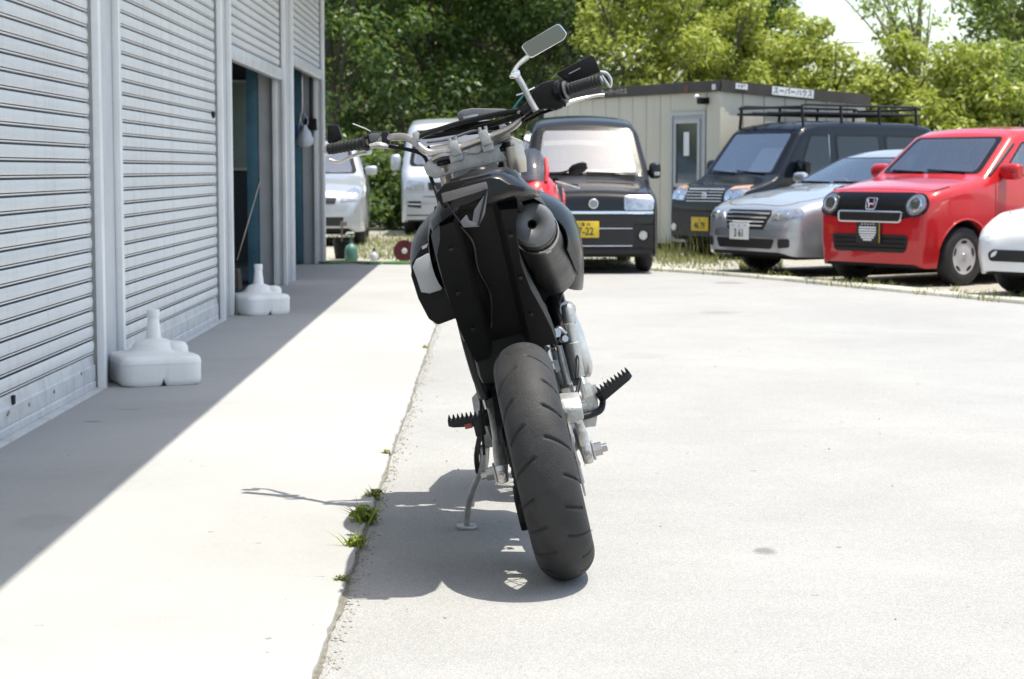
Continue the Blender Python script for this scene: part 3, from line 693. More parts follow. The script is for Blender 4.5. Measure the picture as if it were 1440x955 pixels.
    def seam(s, pts, side=-1, proj='S'):
        P = [(q.x, q.y) for q in catmull([(u, v, 0) for u, v in pts], 7)]; return s.strip('panel_seam', P, .0042, 'dark_gap', proj, -.0012, side=side)

def emblem_ring(c, y, z, r, m='chrome'):
    x = c.F(y, z) - .012; o = MB().lathe([(r, 0), (r * .9, .006), (r * .74, .006), (r * .7, 0)], (x, y, z), (-1, 0, 0), 24).build('emblem', m, c.root)
    MB().lathe([(r * .7, 0), (.001, .002)], (x, y, z), (-1, 0, 0), 20).build('emblem_disc', 'silver_dark', o); return o

# ---- red compact hatchback
P38 = R(38)
c = Car('red_hatchback', 'bright red compact hatchback with round headlamps', 'car', (3.44, 17.40), P38, 3.2, .70,
    [(0, .60), (.02, .70), (.05, .78), (.10, .83), (.2, .868), (.45, .915), (.70, .955), (.80, .985), (1.28, 1.36), (1.42, 1.405), (1.8, 1.43), (2.5, 1.42), (2.95, 1.36), (3.1, 1.2), (3.17, .9), (3.2, .6)],
    [(0, .90), (.2, .955), (.4, .995), (.62, 1.0), (.85, .985), (.98, .95), (1.4, .82)], [(0, .80), (.03, .86), (.08, .905), (.16, .945), (.3, .98), (.5, 1), (2.7, 1), (3.0, .96), (3.2, .85)],
    [(0, .20), (.06, .165), (.3, .17), (2.9, .18), (3.2, .26)], [.50, 2.55], .267, arch=.325, r=.085, crown=.025, paintm='red_paint')
c.allwheels('cap', .005, 0)
c.patch('windscreen', rounded([(-.57, 1.005), (.57, 1.005), (.505, 1.345), (-.505, 1.345)], .05), 'glass_clear', 'F', .004, .01, 6)
c.patch('grille_panel', rounded([(-.60, .645), (-.36, .60), (.36, .60), (.60, .645), (.625, .74), (.55, .80), (.44, .835), (-.44, .835), (-.55, .80), (-.625, .74)], .03), 'black_gloss', 'F', .007, .02, 5)
for sg in (-1, 1):
    o = c.patch('headlamp', ell(sg * .500, .728, .098, .092), 'lamp_bowl', 'F', .012, .02, 4)
    rr_ = ell(sg * .497, .73, .066, .062); c.strip('lamp_ring', rr_ + rr_[:1], .006, 'chrome', 'F', .016, o)
    c.patch('indicator', ell(sg * .515, .675, .03, .016), 'lamp_amber', 'F', .016, .01, 2, parent=o)
    c.strip('headlamp_bezel', [(p[0], p[1]) for p in ell(sg * .505, .728, .112, .10) + [ell(sg * .505, .728, .112, .10)[0]]], .010, 'black_gloss', 'F', .008, o)
    c.patch('lamp_lens', ell(sg * .497, .735, .044, .042), 'glass_dark', 'F', .020, .01, 2, parent=o)
    c.patch('side_window', rounded([(1.02, .985), (1.72, .99), (1.74, 1.31), (1.40, 1.30)], .04), 'glass_clear', 'S', .004, .01, 4, side=sg)
    c.patch('side_window', rounded([(1.80, .99), (2.48, 1.0), (2.44, 1.29), (1.81, 1.31)], .04), 'glass_clear', 'S', .004, .01, 4, side=sg)
    c.strip('pillar_trim', [(.86, .985), (1.05, 1.12), (1.27, 1.28)], .014, 'black_gloss', 'S', -.002, side=sg)
    c.seam([(.92, .35), (.90, .6), (.92, .93)], sg); c.seam([(1.75, .25), (1.77, .6), (1.77, .95)], sg)
    c.handle(1.62, .86, sg, 'red_paint')
    c.mirror(1.06, .995, sg, 'red_paint', (.12, .20, .15), .03)
    c.strip('arch_lip', [(.50 + math.cos(t) * .335, .267 + math.sin(t) * .335) for t in np.linspace(.05, math.pi - .25, 16)], .010, 'red_paint', 'S', -.003, side=sg)
bar = rounded([(-.36, .575), (.36, .575), (.375, .665), (-.375, .665)], .03)
c.strip('grille_surround', bar + bar[:1], .009, 'chrome', 'F', .016); c.patch('grille_mesh', bar, 'grille_dark', 'F', .011, .01, 2)
lo = rounded([(-.42, .30), (.42, .30), (.45, .46), (-.45, .46)], .05); c.patch('lower_intake', lo, 'grille_dark', 'F', .006, .01, 3)
for z_ in (.34, .38, .42): c.strip('intake_bar', [(-.41, z_), (0, z_), (.41, z_)], .006, 'black_plastic', 'F', .012)
# H-shaped badge on the grille
ex = c.F(0, .735) - .012; eb = MB()
eb.tube([(ex, .038, .775), (ex, .026, .695)], .007, n=6).tube([(ex, -.038, .775), (ex, -.026, .695)], .007, n=6).tube([(ex, .033, .735), (ex, -.033, .735)], .007, n=6)
e_ = eb.build('emblem', 'chrome', c.root); fr = rounded([(-.052, .685), (.052, .685), (.062, .785), (-.062, .785)], .02)
c.strip('emblem_ring', fr + fr[:1], .006, 'chrome', 'F', .012, e_)
# dark show plate with a striped shield
p = c.plate(.0, .475, 'plate_black', '', '', 'plate_white', .29, .19)
for i, (wd_, z_) in enumerate(((.20, .045), (.205, .022), (.20, -.001), (.18, -.024), (.15, -.045), (.10, -.066))):
    MB().box((-.005, .012, z_), (.002, wd_, .016)).build('shield_stripe', 'plate_white', p)
for i in range(5): MB().cyl((-.004, -.06 + i * .034, .075), (-.0062, -.06 + i * .034, .075), .008, n=5).build('star', 'plate_white', p)
MB().box((-.005, -.128, 0), (.002, .006, .18)).build('edge_stripe', 'plate_yellow', p)
c.wiper(-.42, .02, 1.02, 1.04); c.wiper(.05, .45, 1.02, 1.035)
c.seam([(.34, -.62), (.16, -.58), (.14, -.3), (.14, .3), (.16, .58), (.34, .62)], proj='T')
c.patch('rear_window', rounded([(-.5, .98), (.5, .98), (.44, 1.30), (-.44, 1.30)], .05), 'glass_clear', 'B', .004, .01, 5)
c.open_windows(.82, .93, 1.45, 1.33)
# ---- silver saloon
c = Car('silver_saloon', 'silver four-door saloon between the red car and the black van', 'car', (2.52, 19.02), R(32), 4.3, .80,
    [(0, .42), (.02, .52), (.06, .60), (.12, .66), (.25, .715), (.6, .79), (1.0, .845), (1.15, .87), (1.75, 1.16), (1.95, 1.21), (2.4, 1.24), (2.9, 1.2), (3.4, .98), (3.6, .93), (4.2, .88), (4.28, .7), (4.3, .5)],
    [(0, .92), (.3, .99), (.5, 1), (.72, .985), (.85, .94), (1.25, .72)], [(0, .66), (.03, .74), (.08, .81), (.16, .875), (.3, .94), (.5, .98), (.8, 1), (3.6, 1), (4.1, .93), (4.3, .8)],
    [(0, .24), (.08, .20), (.4, .19), (4, .2), (4.3, .3)], [.80, 3.3], .29, arch=.345, r=.10, crown=.035, paintm='silver_paint')
c.allwheels('alloy', .02, 0)
c.patch('windscreen', rounded([(-.66, .90), (.66, .90), (.52, 1.165), (-.52, 1.165)], .05), 'glass_clear', 'F', .004, .01, 6)
for sg in (-1, 1):
    c.patch('side_window', rounded([(1.35, .90), (2.10, .905), (2.10, 1.15), (1.86, 1.14)], .03), 'glass_clear', 'S', .004, .01, 4, side=sg)
    c.patch('side_window', rounded([(2.16, .905), (2.95, .93), (2.8, 1.12), (2.16, 1.16)], .03), 'glass_clear', 'S', .004, .01, 4, side=sg)
    o = c.patch('headlamp', rounded([(sg * .34, .545), (sg * .40, .635), (sg * .66, .665), (sg * .70, .60), (sg * .52, .545)], .03), 'headlamp', 'F', .008, .02, 4)
    c.patch('lamp_lens', ell(sg * .42, .588, .034, .030), 'chrome', 'F', .016, .01, 2, parent=o); c.patch('lamp_lens', ell(sg * .53, .598, .038, .033), 'chrome', 'F', .016, .01, 2, parent=o)
    c.patch('side_marker', rounded([(.36, .50), (.50, .51), (.50, .54), (.36, .53)], .012), 'headlamp', 'S', .006, .01, 2, side=sg)
    c.patch('fog_recess', rounded([(sg * .50, .28), (sg * .50, .37), (sg * .61, .375), (sg * .61, .29)], .02), 'grille_dark', 'F', .006, .01, 2)
    c.seam([(1.25, .25), (1.2, .55), (1.22, .86)], sg); c.seam([(2.13, .25), (2.14, .6), (2.14, .88)], sg)
    c.mirror(1.45, .93, sg, 'silver_paint', (.09, .17, .11), .04); c.handle(1.98, .77, sg, 'silver_paint')
g_ = rounded([(-.27, .455), (.27, .455), (.345, .60), (.32, .645), (-.32, .645), (-.345, .60)], .02)
c.patch('grille', g_, 'grille_dark', 'F', .006, .01, 3)
for k_, z_ in enumerate((.495, .535, .575, .615)):
    w__ = .265 + k_ * .02; c.strip('grille_bar', [(-w__, z_), (-w__ * .5, z_), (0, z_), (w__ * .5, z_), (w__, z_)], .010, 'chrome', 'F', .012)
c.patch('bumper_band', rounded([(-.70, .385), (.70, .385), (.71, .455), (-.71, .455)], .02), 'silver_dark', 'F', .005, .01, 3)
c.patch('lower_intake', rounded([(-.40, .27), (.40, .27), (.44, .365), (-.44, .365)], .025), 'grille_dark', 'F', .006, .01, 3)
c.plate(.07, .435, 'plate_white', '3 61', '1', 'plate_green', .30, .165)
c.seam([(1.05, -.66), (.45, -.60), (.16, -.42), (.13, 0), (.16, .42), (.45, .60), (1.05, .66)], proj='T'); c.wiper(-.5, .0, .915, .92); c.wiper(.05, .55, .915, .92)
c.patch('rear_window', rounded([(-.55, .99), (.55, .99), (.48, 1.16), (-.48, 1.16)], .04), 'glass_clear', 'B', .004, .01, 5)
c.open_windows(1.12, .84, 1.85, 1.15)
# ---- black kei van with roof rack
c = Car('black_rack_van', 'black boxy minivan carrying a black roof rack beside the shed', 'van', (2.50, 22.55), R(35), 3.35, .68,
    [(0, .62), (.02, .72), (.06, .79), (.14, .83), (.35, .885), (.48, .93), (.56, .98), (.96, 1.48), (1.05, 1.545), (1.25, 1.585), (1.7, 1.605), (2.95, 1.595), (3.24, 1.56), (3.31, 1.38), (3.35, .7)],
    [(0, .94), (.3, 1), (.9, 1), (1.05, .98), (1.5, .88)], [(0, .86), (.04, .91), (.1, .95), (.2, .98), (.4, 1), (3.15, 1), (3.35, .92)],
    [(0, .26), (.06, .21), (.3, .2), (3.0, .2), (3.35, .28)], [.52, 2.8], .27, arch=.32, r=.075, crown=.03, paintm='black_blue_paint')
c.allwheels('alloy', .01, 0)
c.patch('windscreen', rounded([(-.585, .985), (.585, .985), (.535, 1.49), (-.535, 1.49)], .05), 'glass_bright', 'F', .004, .01, 6)
for sg in (-1, 1):
    c.patch('side_window', rounded([(.86, .96), (1.42, .965), (1.42, 1.46), (1.12, 1.46)], .04), 'glass_tint', 'S', .004, .01, 4, side=sg)
    c.patch('side_window', rounded([(1.52, .97), (2.28, .975), (2.28, 1.46), (1.52, 1.46)], .04), 'glass_tint', 'S', .004, .01, 4, side=sg)
    c.patch('side_window', rounded([(2.36, .98), (3.14, .99), (3.10, 1.45), (2.36, 1.46)], .04), 'glass_tint', 'S', .004, .01, 4, side=sg)
    o = c.patch('headlamp', rounded([(sg * .345, .675), (sg * .335, .79), (sg * .42, .835), (sg * .60, .86), (sg * .632, .80), (sg * .60, .69)], .025), 'headlamp', 'F', .008, .02, 4)
    c.patch('turn_signal', rounded([(sg * .39, .80), (sg * .40, .835), (sg * .60, .858), (sg * .62, .82)], .01), 'lamp_amber', 'F', .014, .01, 2, parent=o)
    c.patch('lamp_lens', ell(sg * .40, .735, .045, .05), 'chrome', 'F', .016, .01, 2, parent=o); c.patch('lamp_lens', ell(sg * .53, .745, .05, .05), 'chrome', 'F', .016, .01, 2, parent=o)
    c.patch('fog_lamp', ell(sg * .53, .36, .045, .045), 'headlamp', 'F', .008, .01, 2)
    c.strip('window_line', [(.8, .95), (1.4, .955), (1.42, 1.45)], .008, 'chrome', 'S', .0, side=sg)
    c.seam([(.78, .4), (.76, .7), (.80, .95)], sg); c.seam([(1.47, .3), (1.47, .9), (1.46, 1.44)], sg); c.seam([(2.32, .55), (2.32, .9), (2.32, 1.44)], sg)
    c.mirror(.86, 1.03, sg, 'black_blue_paint', (.10, .20, .20), .03); c.handle(1.36, .88, sg, 'black_blue_paint'); c.handle(1.62, .88, sg, 'black_blue_paint')
c.patch('grille', rounded([(-.32, .66), (.32, .66), (.33, .82), (-.33, .82)], .02), 'grille_dark', 'F', .006, .01, 3)
for z_, r_ in ((.675, .006), (.71, .006), (.745, .006), (.78, .006), (.815, .012)): c.strip('grille_bar', [(-.31, z_), (-.15, z_), (0, z_), (.15, z_), (.31, z_)], r_, 'chrome', 'F', .012)
emblem_ring(c, .0, .74, .042)
c.patch('lower_intake', rounded([(-.36, .26), (.36, .26), (.38, .40), (-.38, .40)], .04), 'grille_dark', 'F', .006, .01, 3)
c.plate(.05, .405, 'plate_yellow', '46 79', '5', 'plate_green', .30, .16)
c.wiper(-.45, .05, .995, 1.03); c.wiper(.05, .50, 1.0, 1.03)
zr = 1.625
rails = []
for y_ in (-.52, .52):
    rr = MB().tube([(1.02, y_, zr + .15), (1.1, y_, zr + .18), (3.02, y_, zr + .18), (3.08, y_, zr + .15)], .016, n=8); o = rr.build('roof_rack', 'black_metal', c.root)
    MB().tube([(1.0, y_, zr + .085), (3.06, y_, zr + .085)], .016, n=8).build('lower_rail', 'black_metal', o)
    for x_ in (1.06, 1.7, 2.35, 3.0): MB().tube([(x_, y_ * 1.06, zr - .09), (x_, y_ * 1.02, zr + .08), (x_, y_, zr + .18)], .018, n=8).build('rack_foot', 'black_metal', o)
for i, x_ in enumerate(np.linspace(1.0, 3.06, 7)): MB().tube([(x_, -.52, zr + .085), (x_, .52, zr + .085)], .013, n=8).build('rack_crossbar', 'black_metal', c.root)
for x_ in (1.02, 3.08): MB().tube([(x_, -.52, zr + .155), (x_, .52, zr + .155)], .016, n=8).build('rack_crossbar', 'black_metal', c.root)
for y_ in (-.26, 0, .26): MB().tube([(1.0, y_, zr + .1), (3.06, y_, zr + .1)], .009, n=6).build('rack_slat', 'black_metal', c.root)
c.patch('rear_window', rounded([(-.52, 1.0), (.52, 1.0), (.48, 1.44), (-.48, 1.44)], .05), 'glass_tint', 'B', .004, .01, 5)
c.open_windows(.62, .92, 1.25, 1.44)
MB().prism([(.78, -.42, 1.0), (.78, .12, 1.0), (1.02, .10, 1.30), (1.02, -.40, 1.30)], (.01, 0, 0)).build('sunshade', 'sunshade', c.root)
# ---- black kei wagon seen from the front
c = Car('black_wagon', 'black boxy hatch wagon facing the camera behind the motorcycle', 'car', (1.03, 19.25), R(91.5), 3.2, .67,
    [(0, .58), (.015, .68), (.04, .75), (.1, .80), (.3, .845), (.55, .89), (.70, .93), (.78, .97), (1.16, 1.47), (1.25, 1.525), (1.45, 1.57), (1.9, 1.60), (2.8, 1.58), (3.1, 1.5), (3.17, 1.3), (3.2, .6)],
    [(0, .95), (.25, 1.0), (.62, .995), (.9, .97), (1.1, .94), (1.55, .80)], [(0, .90), (.02, .93), (.06, .96), (.12, .985), (.3, 1), (3.0, 1), (3.2, .93)],
    [(0, .20), (.05, .165), (.3, .165), (2.9, .18), (3.2, .26)], [.60, 2.75], .265, arch=.315, r=.10, crown=.03, paintm='black_paint')
c.allwheels('alloy', .01, 0)
c.patch('windscreen', rounded([(-.575, .985), (.575, .985), (.49, 1.475), (-.49, 1.475)], .06), 'glass_bright', 'F', .004, .01, 7)
for sg in (-1, 1):
    c.patch('headlamp', rounded([(sg * .31, .635), (sg * .31, .775), (sg * .58, .785), (sg * .612, .74), (sg * .60, .635)], .02), 'headlamp', 'F', .008, .02, 4)
    c.patch('fog_lamp', ell(sg * .50, .385, .042, .045), 'headlamp', 'F', .008, .01, 2); c.strip('fog_ring', ell(sg * .50, .385, .05, .052) + ell(sg * .50, .385, .05, .052)[:1], .007, 'black_gloss', 'F', .008)
    c.patch('side_window', rounded([(1.0, .98), (1.72, .985), (1.72, 1.45), (1.30, 1.44)], .04), 'glass_clear', 'S', .004, .01, 4, side=sg)
    c.patch('side_window', rounded([(1.8, .99), (2.6, .99), (2.6, 1.45), (1.8, 1.45)], .04), 'glass_clear', 'S', .004, .01, 4, side=sg)
    o = c.mirror(1.0, 1.0, sg, 'black_paint', (.10, .12, .17), .04)
    y_ = sg * (c.W(1.0, 1.0) + .10); MB().box((.925, y_, 1.0), (.012, .06, .04)).build('mirror_signal', 'headlamp', o, bevel=.004)
c.patch('front_band', rounded([(-.60, .60), (.60, .60), (.60, .625), (-.60, .625)], .008), 'chrome', 'F', .008, .01, 2)
c.patch('upper_grille', rounded([(-.40, .47), (.40, .47), (.42, .585), (-.42, .585)], .02), 'grille_dark', 'F', .006, .01, 3)
c.patch('lower_intake', rounded([(-.40, .29), (.40, .29), (.40, .44), (-.40, .44)], .02), 'grille_dark', 'F', .006, .01, 3)
for z_ in (.28, .455): c.strip('chrome_line', [(-.39, z_), (-.2, z_), (0, z_), (.2, z_), (.39, z_)], .006, 'chrome', 'F', .008)
c.strip('bumper_lip', [(-.61, .255), (-.3, .255), (0, .255), (.3, .255), (.61, .255)], .010, 'black_gloss', 'F', .004)
emblem_ring(c, .0, .70, .052)
c.plate(.10, .445, 'plate_yellow', '47-22', '三重 50', 'plate_green', .31, .165)
c.wiper(-.5, .02, 1.0, 1.015); c.wiper(.05, .5, 1.0, 1.01)
c.seam([(.7, -.58), (.2, -.57), (.1, -.54), (.09, 0), (.1, .54), (.2, .57), (.7, .58)], proj='T')
c.patch('rear_window', rounded([(-.5, 1.0), (.5, 1.0), (.44, 1.44), (-.44, 1.44)], .05), 'glass_clear', 'B', .004, .01, 5)
c.open_windows(.78, .94, 1.45, 1.46)
# ---- silver van far behind
c = Car('silver_van', 'silver cab-forward van parked furthest back behind the motorcycle', 'van', (-.60, 30.0), R(90), 4.4, .80,
    [(0, .60), (.02, .80), (.06, .92), (.16, 1.02), (.24, 1.07), (.62, 1.66), (.72, 1.75), (1.0, 1.83), (2, 1.86), (4.2, 1.84), (4.36, 1.6), (4.4, .7)],
    [(0, .96), (.3, 1), (1.0, 1), (1.2, .97), (1.8, .86)], [(0, .90), (.03, .94), (.08, .97), (.2, 1), (4.2, 1), (4.4, .94)],
    [(0, .26), (.06, .22), (4.2, .22), (4.4, .3)], [.75, 3.3], .31, arch=.36, r=.11, crown=.03, paintm='silver_paint')
c.allwheels('alloy', .01, 0)
c.patch('windscreen', rounded([(-.68, 1.09), (.68, 1.09), (.60, 1.66), (-.60, 1.66)], .08), 'glass_bright', 'F', .004, .01, 6)
for sg in (-1, 1):
    c.patch('headlamp', rounded([(sg * .42, .72), (sg * .42, .84), (sg * .70, .88), (sg * .73, .73)], .03), 'headlamp', 'F', .008, .02, 3)
    c.patch('bumper_vent', rounded([(sg * .48, .44), (sg * .48, .55), (sg * .69, .55), (sg * .69, .46)], .02), 'grille_dark', 'F', .006, .01, 3)
    c.strip('vent_bar', [(sg * .48, .50), (sg * .58, .50), (sg * .69, .505)], .009, 'silver_paint', 'F', .012)
    c.patch('side_window', rounded([(.55, 1.08), (1.2, 1.08), (1.2, 1.6), (.8, 1.6)], .05), 'glass_clear', 'S', .004, .01, 3, side=sg)
    c.mirror(.45, 1.12, sg, 'silver_paint', (.12, .16, .26), .05)
c.strip('bumper_line', [(-.74, .62), (-.3, .62), (.3, .62), (.74, .62)], .008, 'dark_gap', 'F', -.001); c.strip('bumper_line', [(-.7, .33), (0, .33), (.7, .33)], .010, 'dark_gap', 'F', .0)
c.patch('grille', rounded([(-.36, .72), (.36, .72), (.38, .84), (-.38, .84)], .02), 'grille_dark', 'F', .006, .01, 3)
c.open_windows(.30, 1.03, .95, 1.64)
# ---- pale silver small car by the garage end
c = Car('silver_hatchback', 'silver small hatchback peeking out past the garage corner', 'car', (-2.46, 26.0), R(92.5), 3.7, .78,
    [(0, .48), (.02, .58), (.06, .66), (.14, .73), (.4, .82), (.8, .92), (.95, .96), (1.5, 1.34), (1.7, 1.42), (2.2, 1.44), (3.2, 1.38), (3.6, 1.05), (3.7, .6)],
    [(0, .94), (.3, 1), (.75, .99), (.95, .95), (1.45, .76)], [(0, .74), (.04, .82), (.1, .89), (.2, .94), (.4, .985), (.7, 1), (3.3, 1), (3.7, .86)],
    [(0, .25), (.06, .2), (3.4, .2), (3.7, .3)], [.72, 3.05], .285, arch=.34, r=.11, crown=.035, paintm='silver_paint')
c.allwheels('alloy', .01, 0)
c.patch('windscreen', rounded([(-.64, .985), (.64, .985), (.53, 1.35), (-.53, 1.35)], .07), 'glass_bright', 'F', .004, .01, 6)
for sg in (-1, 1):
    c.patch('headlamp', rounded([(sg * .42, .60), (sg * .46, .70), (sg * .62, .80), (sg * .70, .74), (sg * .66, .62)], .03), 'headlamp', 'F', .008, .02, 4)
    c.patch('side_window', rounded([(1.2, .98), (1.9, .98), (1.9, 1.34), (1.6, 1.32)], .04), 'glass_clear', 'S', .004, .01, 3, side=sg)
    c.mirror(1.25, 1.0, sg, 'silver_paint', (.11, .17, .13), .04); c.seam([(1.1, .25), (1.08, .6), (1.1, .94)], sg)
c.patch('grille', rounded([(-.36, .58), (.36, .58), (.38, .66), (-.38, .66)], .02), 'grille_dark', 'F', .006, .01, 3)
c.patch('lower_intake', rounded([(-.45, .28), (.45, .28), (.48, .40), (-.48, .40)], .03), 'grille_dark', 'F', .006, .01, 3); c.strip('bumper_line', [(-.64, .47), (0, .47), (.64, .47)], .007, 'dark_gap', 'F', -.001)
c.open_windows(.98, .94, 1.65, 1.34)
# ---- white roadster at the right edge
c = Car('white_sports_car', 'low white sports car cut off by the right edge', 'car', (4.33, 15.28), R(38), 3.8, .79,
    [(0, .40), (.02, .47), (.06, .53), (.15, .60), (.4, .69), (.9, .76), (1.2, .80), (1.3, .82), (1.7, 1.05), (1.9, 1.12), (2.4, 1.1), (2.8, .86), (3.6, .78), (3.78, .6), (3.8, .45)],
    [(0, .88), (.2, .95), (.35, 1), (.55, .99), (.75, .92), (1.1, .7)], [(0, .55), (.03, .66), (.08, .75), (.16, .84), (.3, .92), (.5, .98), (.8, 1), (3.3, 1), (3.8, .8)],
    [(0, .22), (.1, .19), (.4, .17), (3.5, .18), (3.8, .28)], [.72, 2.85], .28, arch=.33, r=.14, crown=.05, paintm='white_paint')
c.allwheels('alloy', .02, 0)
c.patch('windscreen', rounded([(-.60, .85), (.60, .85), (.48, 1.06), (-.48, 1.06)], .05), 'glass', 'F', .004, .01, 5)
c.patch('mouth_intake', rounded([(-.42, .30), (.42, .30), (.45, .36), (.40, .395), (-.40, .395), (-.45, .36)], .03), 'grille_dark', 'F', .004, .03, 3)
for sg in (-1, 1):
    c.patch('turn_signal', rounded([(sg * .44, .455), (sg * .44, .50), (sg * .60, .51), (sg * .61, .465)], .015), 'white_plastic', 'F', .006, .01, 2)
    c.patch('side_window', rounded([(1.5, .84), (2.3, .84), (2.2, 1.04), (1.8, 1.03)], .03), 'glass_dark', 'S', .004, .01, 3, side=sg); c.mirror(1.5, .86, sg, 'white_paint', (.1, .17, .11), .04)
c.seam([(1.2, -.6), (.5, -.56), (.3, -.4), (.27, 0), (.3, .4), (.5, .56), (1.2, .6)], proj='T')
# ------------------------------------------------------------------ prefab shed
SHC = Vector((2.85, 23.9, 0)); dr = Vector((math.cos(R(29)), math.sin(R(29)), 0)); dl = Vector((-dr.y, dr.x, 0)); up = Vector((0, 0, 1))
shed = thing('prefab_shed', 'beige prefab metal shed with brown roof edge', 'shed', tuple(SHC))
def sp(name, mb, m, par=None, **k): return mb.build(name, m, par or shed, world=True, **k)
SL, SR = 4.3, 2.30; nR = -dl; nL = -dr
def zroof(p): return 2.11 - .058 * (p - SHC).dot(dr)
pan = .33
def panel(o, d, nrm, a, b, z0):
    m = MB(); p0 = o + d * (a + .004); p1 = o + d * (b - .004)
    ins = [(0, 0), (.012, .008), (1, .008)]
    q = [p0, p0 + d * .014 + nrm * .010, p1 - d * .014 + nrm * .010, p1, p1 - nrm * .03, p0 - nrm * .03]
    m.loft([[Vector((v.x, v.y, z0)) for v in q], [Vector((v.x, v.y, zroof(v) - .075)) for v in q]]); return m
t_ = 0.0
door0, door1 = 1.02, 0.0
# left face: panels, with a door where the photo has one
DA, DB = 0.30, 1.08      # door range along the left face, measured from the corner
k = .0
while k < SL - .01:
    a, b = k, min(k + pan, SL)
    segs = [(a, b)]
    if b > DA and a < DB: segs = [(a, DA)] * (a < DA - .02) + [(DB, b)] * (b > DB + .02)
    for (a2, b2) in segs: sp('wall_panel', panel(SHC, dl, nL, a2, b2, .09), 'shed_wall', smooth=25)
    k += pan
k = .0
while k < SR - .01:
    sp('wall_panel', panel(SHC, dr, nR, k, min(k + pan, SR), .09), 'shed_wall', smooth=25); k += pan
sp('corner_post', MB().prism([SHC + up * .09 + nL * .018 + nR * .018, SHC + up * .09 - nL * .05 + nR * .018, SHC + up * .09 - nL * .05 - nR * .05, SHC + up * .09 + nL * .018 - nR * .05], up * 1.95), 'shed_wall', smooth=0)
sp('far_wall', MB().prism([SHC + dl * SL + up * .09, SHC + dl * SL + dr * SR + up * .09, SHC + dl * SL + dr * SR + up * 1.9, SHC + dl * SL + up * 2.02], -dl * .04), 'shed_wall', smooth=0)
sp('far_wall', MB().prism([SHC + dr * SR + up * .09, SHC + dl * SL + dr * SR + up * .09, SHC + dl * SL + dr * SR + up * 1.9, SHC + dr * SR + up * 1.9], -dr * .04), 'shed_wall', smooth=0)
sp('base_skirt', MB().prism([SHC + nL * -.02 + nR * -.02, SHC + dl * SL - nL * .02, SHC + dl * SL + dr * SR, SHC + dr * SR - nR * .02], up * .10), 'underbody', smooth=0)
def fascia(o, d, nrm, L_):
    m = MB(); rg = []
    for t in (-.03, L_ + .03):
        p = o + d * t; z = zroof(p); rg.append([p + nrm * .05 + up * (z - .10), p + nrm * .055 + up * (z + .035), p + nrm * -.06 + up * (z + .045), p + nrm * -.06 + up * (z - .10)])
    return m.loft(rg)
sp('roof_fascia', fascia(SHC, dl, nL, SL), 'shed_trim', smooth=0); sp('roof_fascia', fascia(SHC, dr, nR, SR), 'shed_trim', smooth=0)
q = [SHC + nL * .03 + nR * .03, SHC + dl * SL + nL * .03, SHC + dl * SL + dr * SR, SHC + dr * SR + nR * .03]
rf = MB(); rf.add([v + up * (zroof(v) + .03) for v in q] + [v + up * (zroof(v) + .0) for v in q], [(0, 1, 2, 3), (7, 6, 5, 4)]); sp('roof', rf, 'shed_trim', smooth=0)
# door with tall glass pane
Z1, Z0 = 1.73, .12; o_ = SHC + nL * .012
def face_box(a, b, z0, z1, d0, d1): 
    p = [SHC + dl * a + nL * d0, SHC + dl * b + nL * d0, SHC + dl * b + nL * d1, SHC + dl * a + nL * d1]
    return MB().prism([v + up * z0 for v in p], up * (z1 - z0))
door = sp('door', face_box(DA + .05, DB - .05, Z0, Z1, -.03, .0), 'shed_door', smooth=0)
sp('door_glass', face_box(DA + .17, DB - .13, .87, Z1 - .10, .004, -.02), 'door_glass', door, smooth=0)
fm = MB(); 
for a, b, z0, z1 in ((DA + .005, DA + .05, Z0, Z1 + .05), (DB - .05, DB - .005, Z0, Z1 + .05), (DA + .0501, DB - .0501, Z1, Z1 + .05), (DA + .12, DA + .17, .82, Z1 - .05), (DB - .13, DB - .09, .82, Z1 - .05), (DA + .1701, DB - .1301, .82, .87), (DA + .1701, DB - .1301, Z1 - .10, Z1 - .05)):
    pb_ = face_box(a, b, z0, z1, -.02, .022); fm.add(pb_.v, pb_.f)
sp('door_frame', fm, 'door_frame', door, smooth=0)
sp('door_header', face_box(DA + .002, DB - .002, Z1 + .052, 2.02, -.02, .004), 'shed_wall', smooth=0)
sp('door_notice', face_box(DB - .42, DB - .30, 1.22, 1.52, .012, .007), 'paper', door, smooth=0)
kb_ = SHC + dl * (DB - .1) + nL * .03 + up * .80; sp('door_knob', MB().cyl(kb_ - nL * .03, kb_ + nL * .03, .022, n=14), 'steel', door)
lp = SHC + dl * (.28) + up * 1.90
lamp = sp('wall_lamp', MB().box(lp + nL * .07, (.13, .10, .08), Matrix.Rotation(R(29), 3, 'Z')), 'black_plastic', bevel=.012)
sp('lamp_arm', MB().tube([lp - nL * .01, lp + nL * .05], .015), 'steel', lamp); sp('lamp_bulb', MB().lathe([(.001, 0), (.03, .01), (.035, .03), (.02, .05), (.001, .055)], lp + nL * .10 + dl * .09 + up * .03, (0, 0, 1), 14), 'white_plastic', lamp)
sp('rust_patch', face_box(.62, .69, 2.02, 2.10, .058, .03), 'rust', smooth=0)
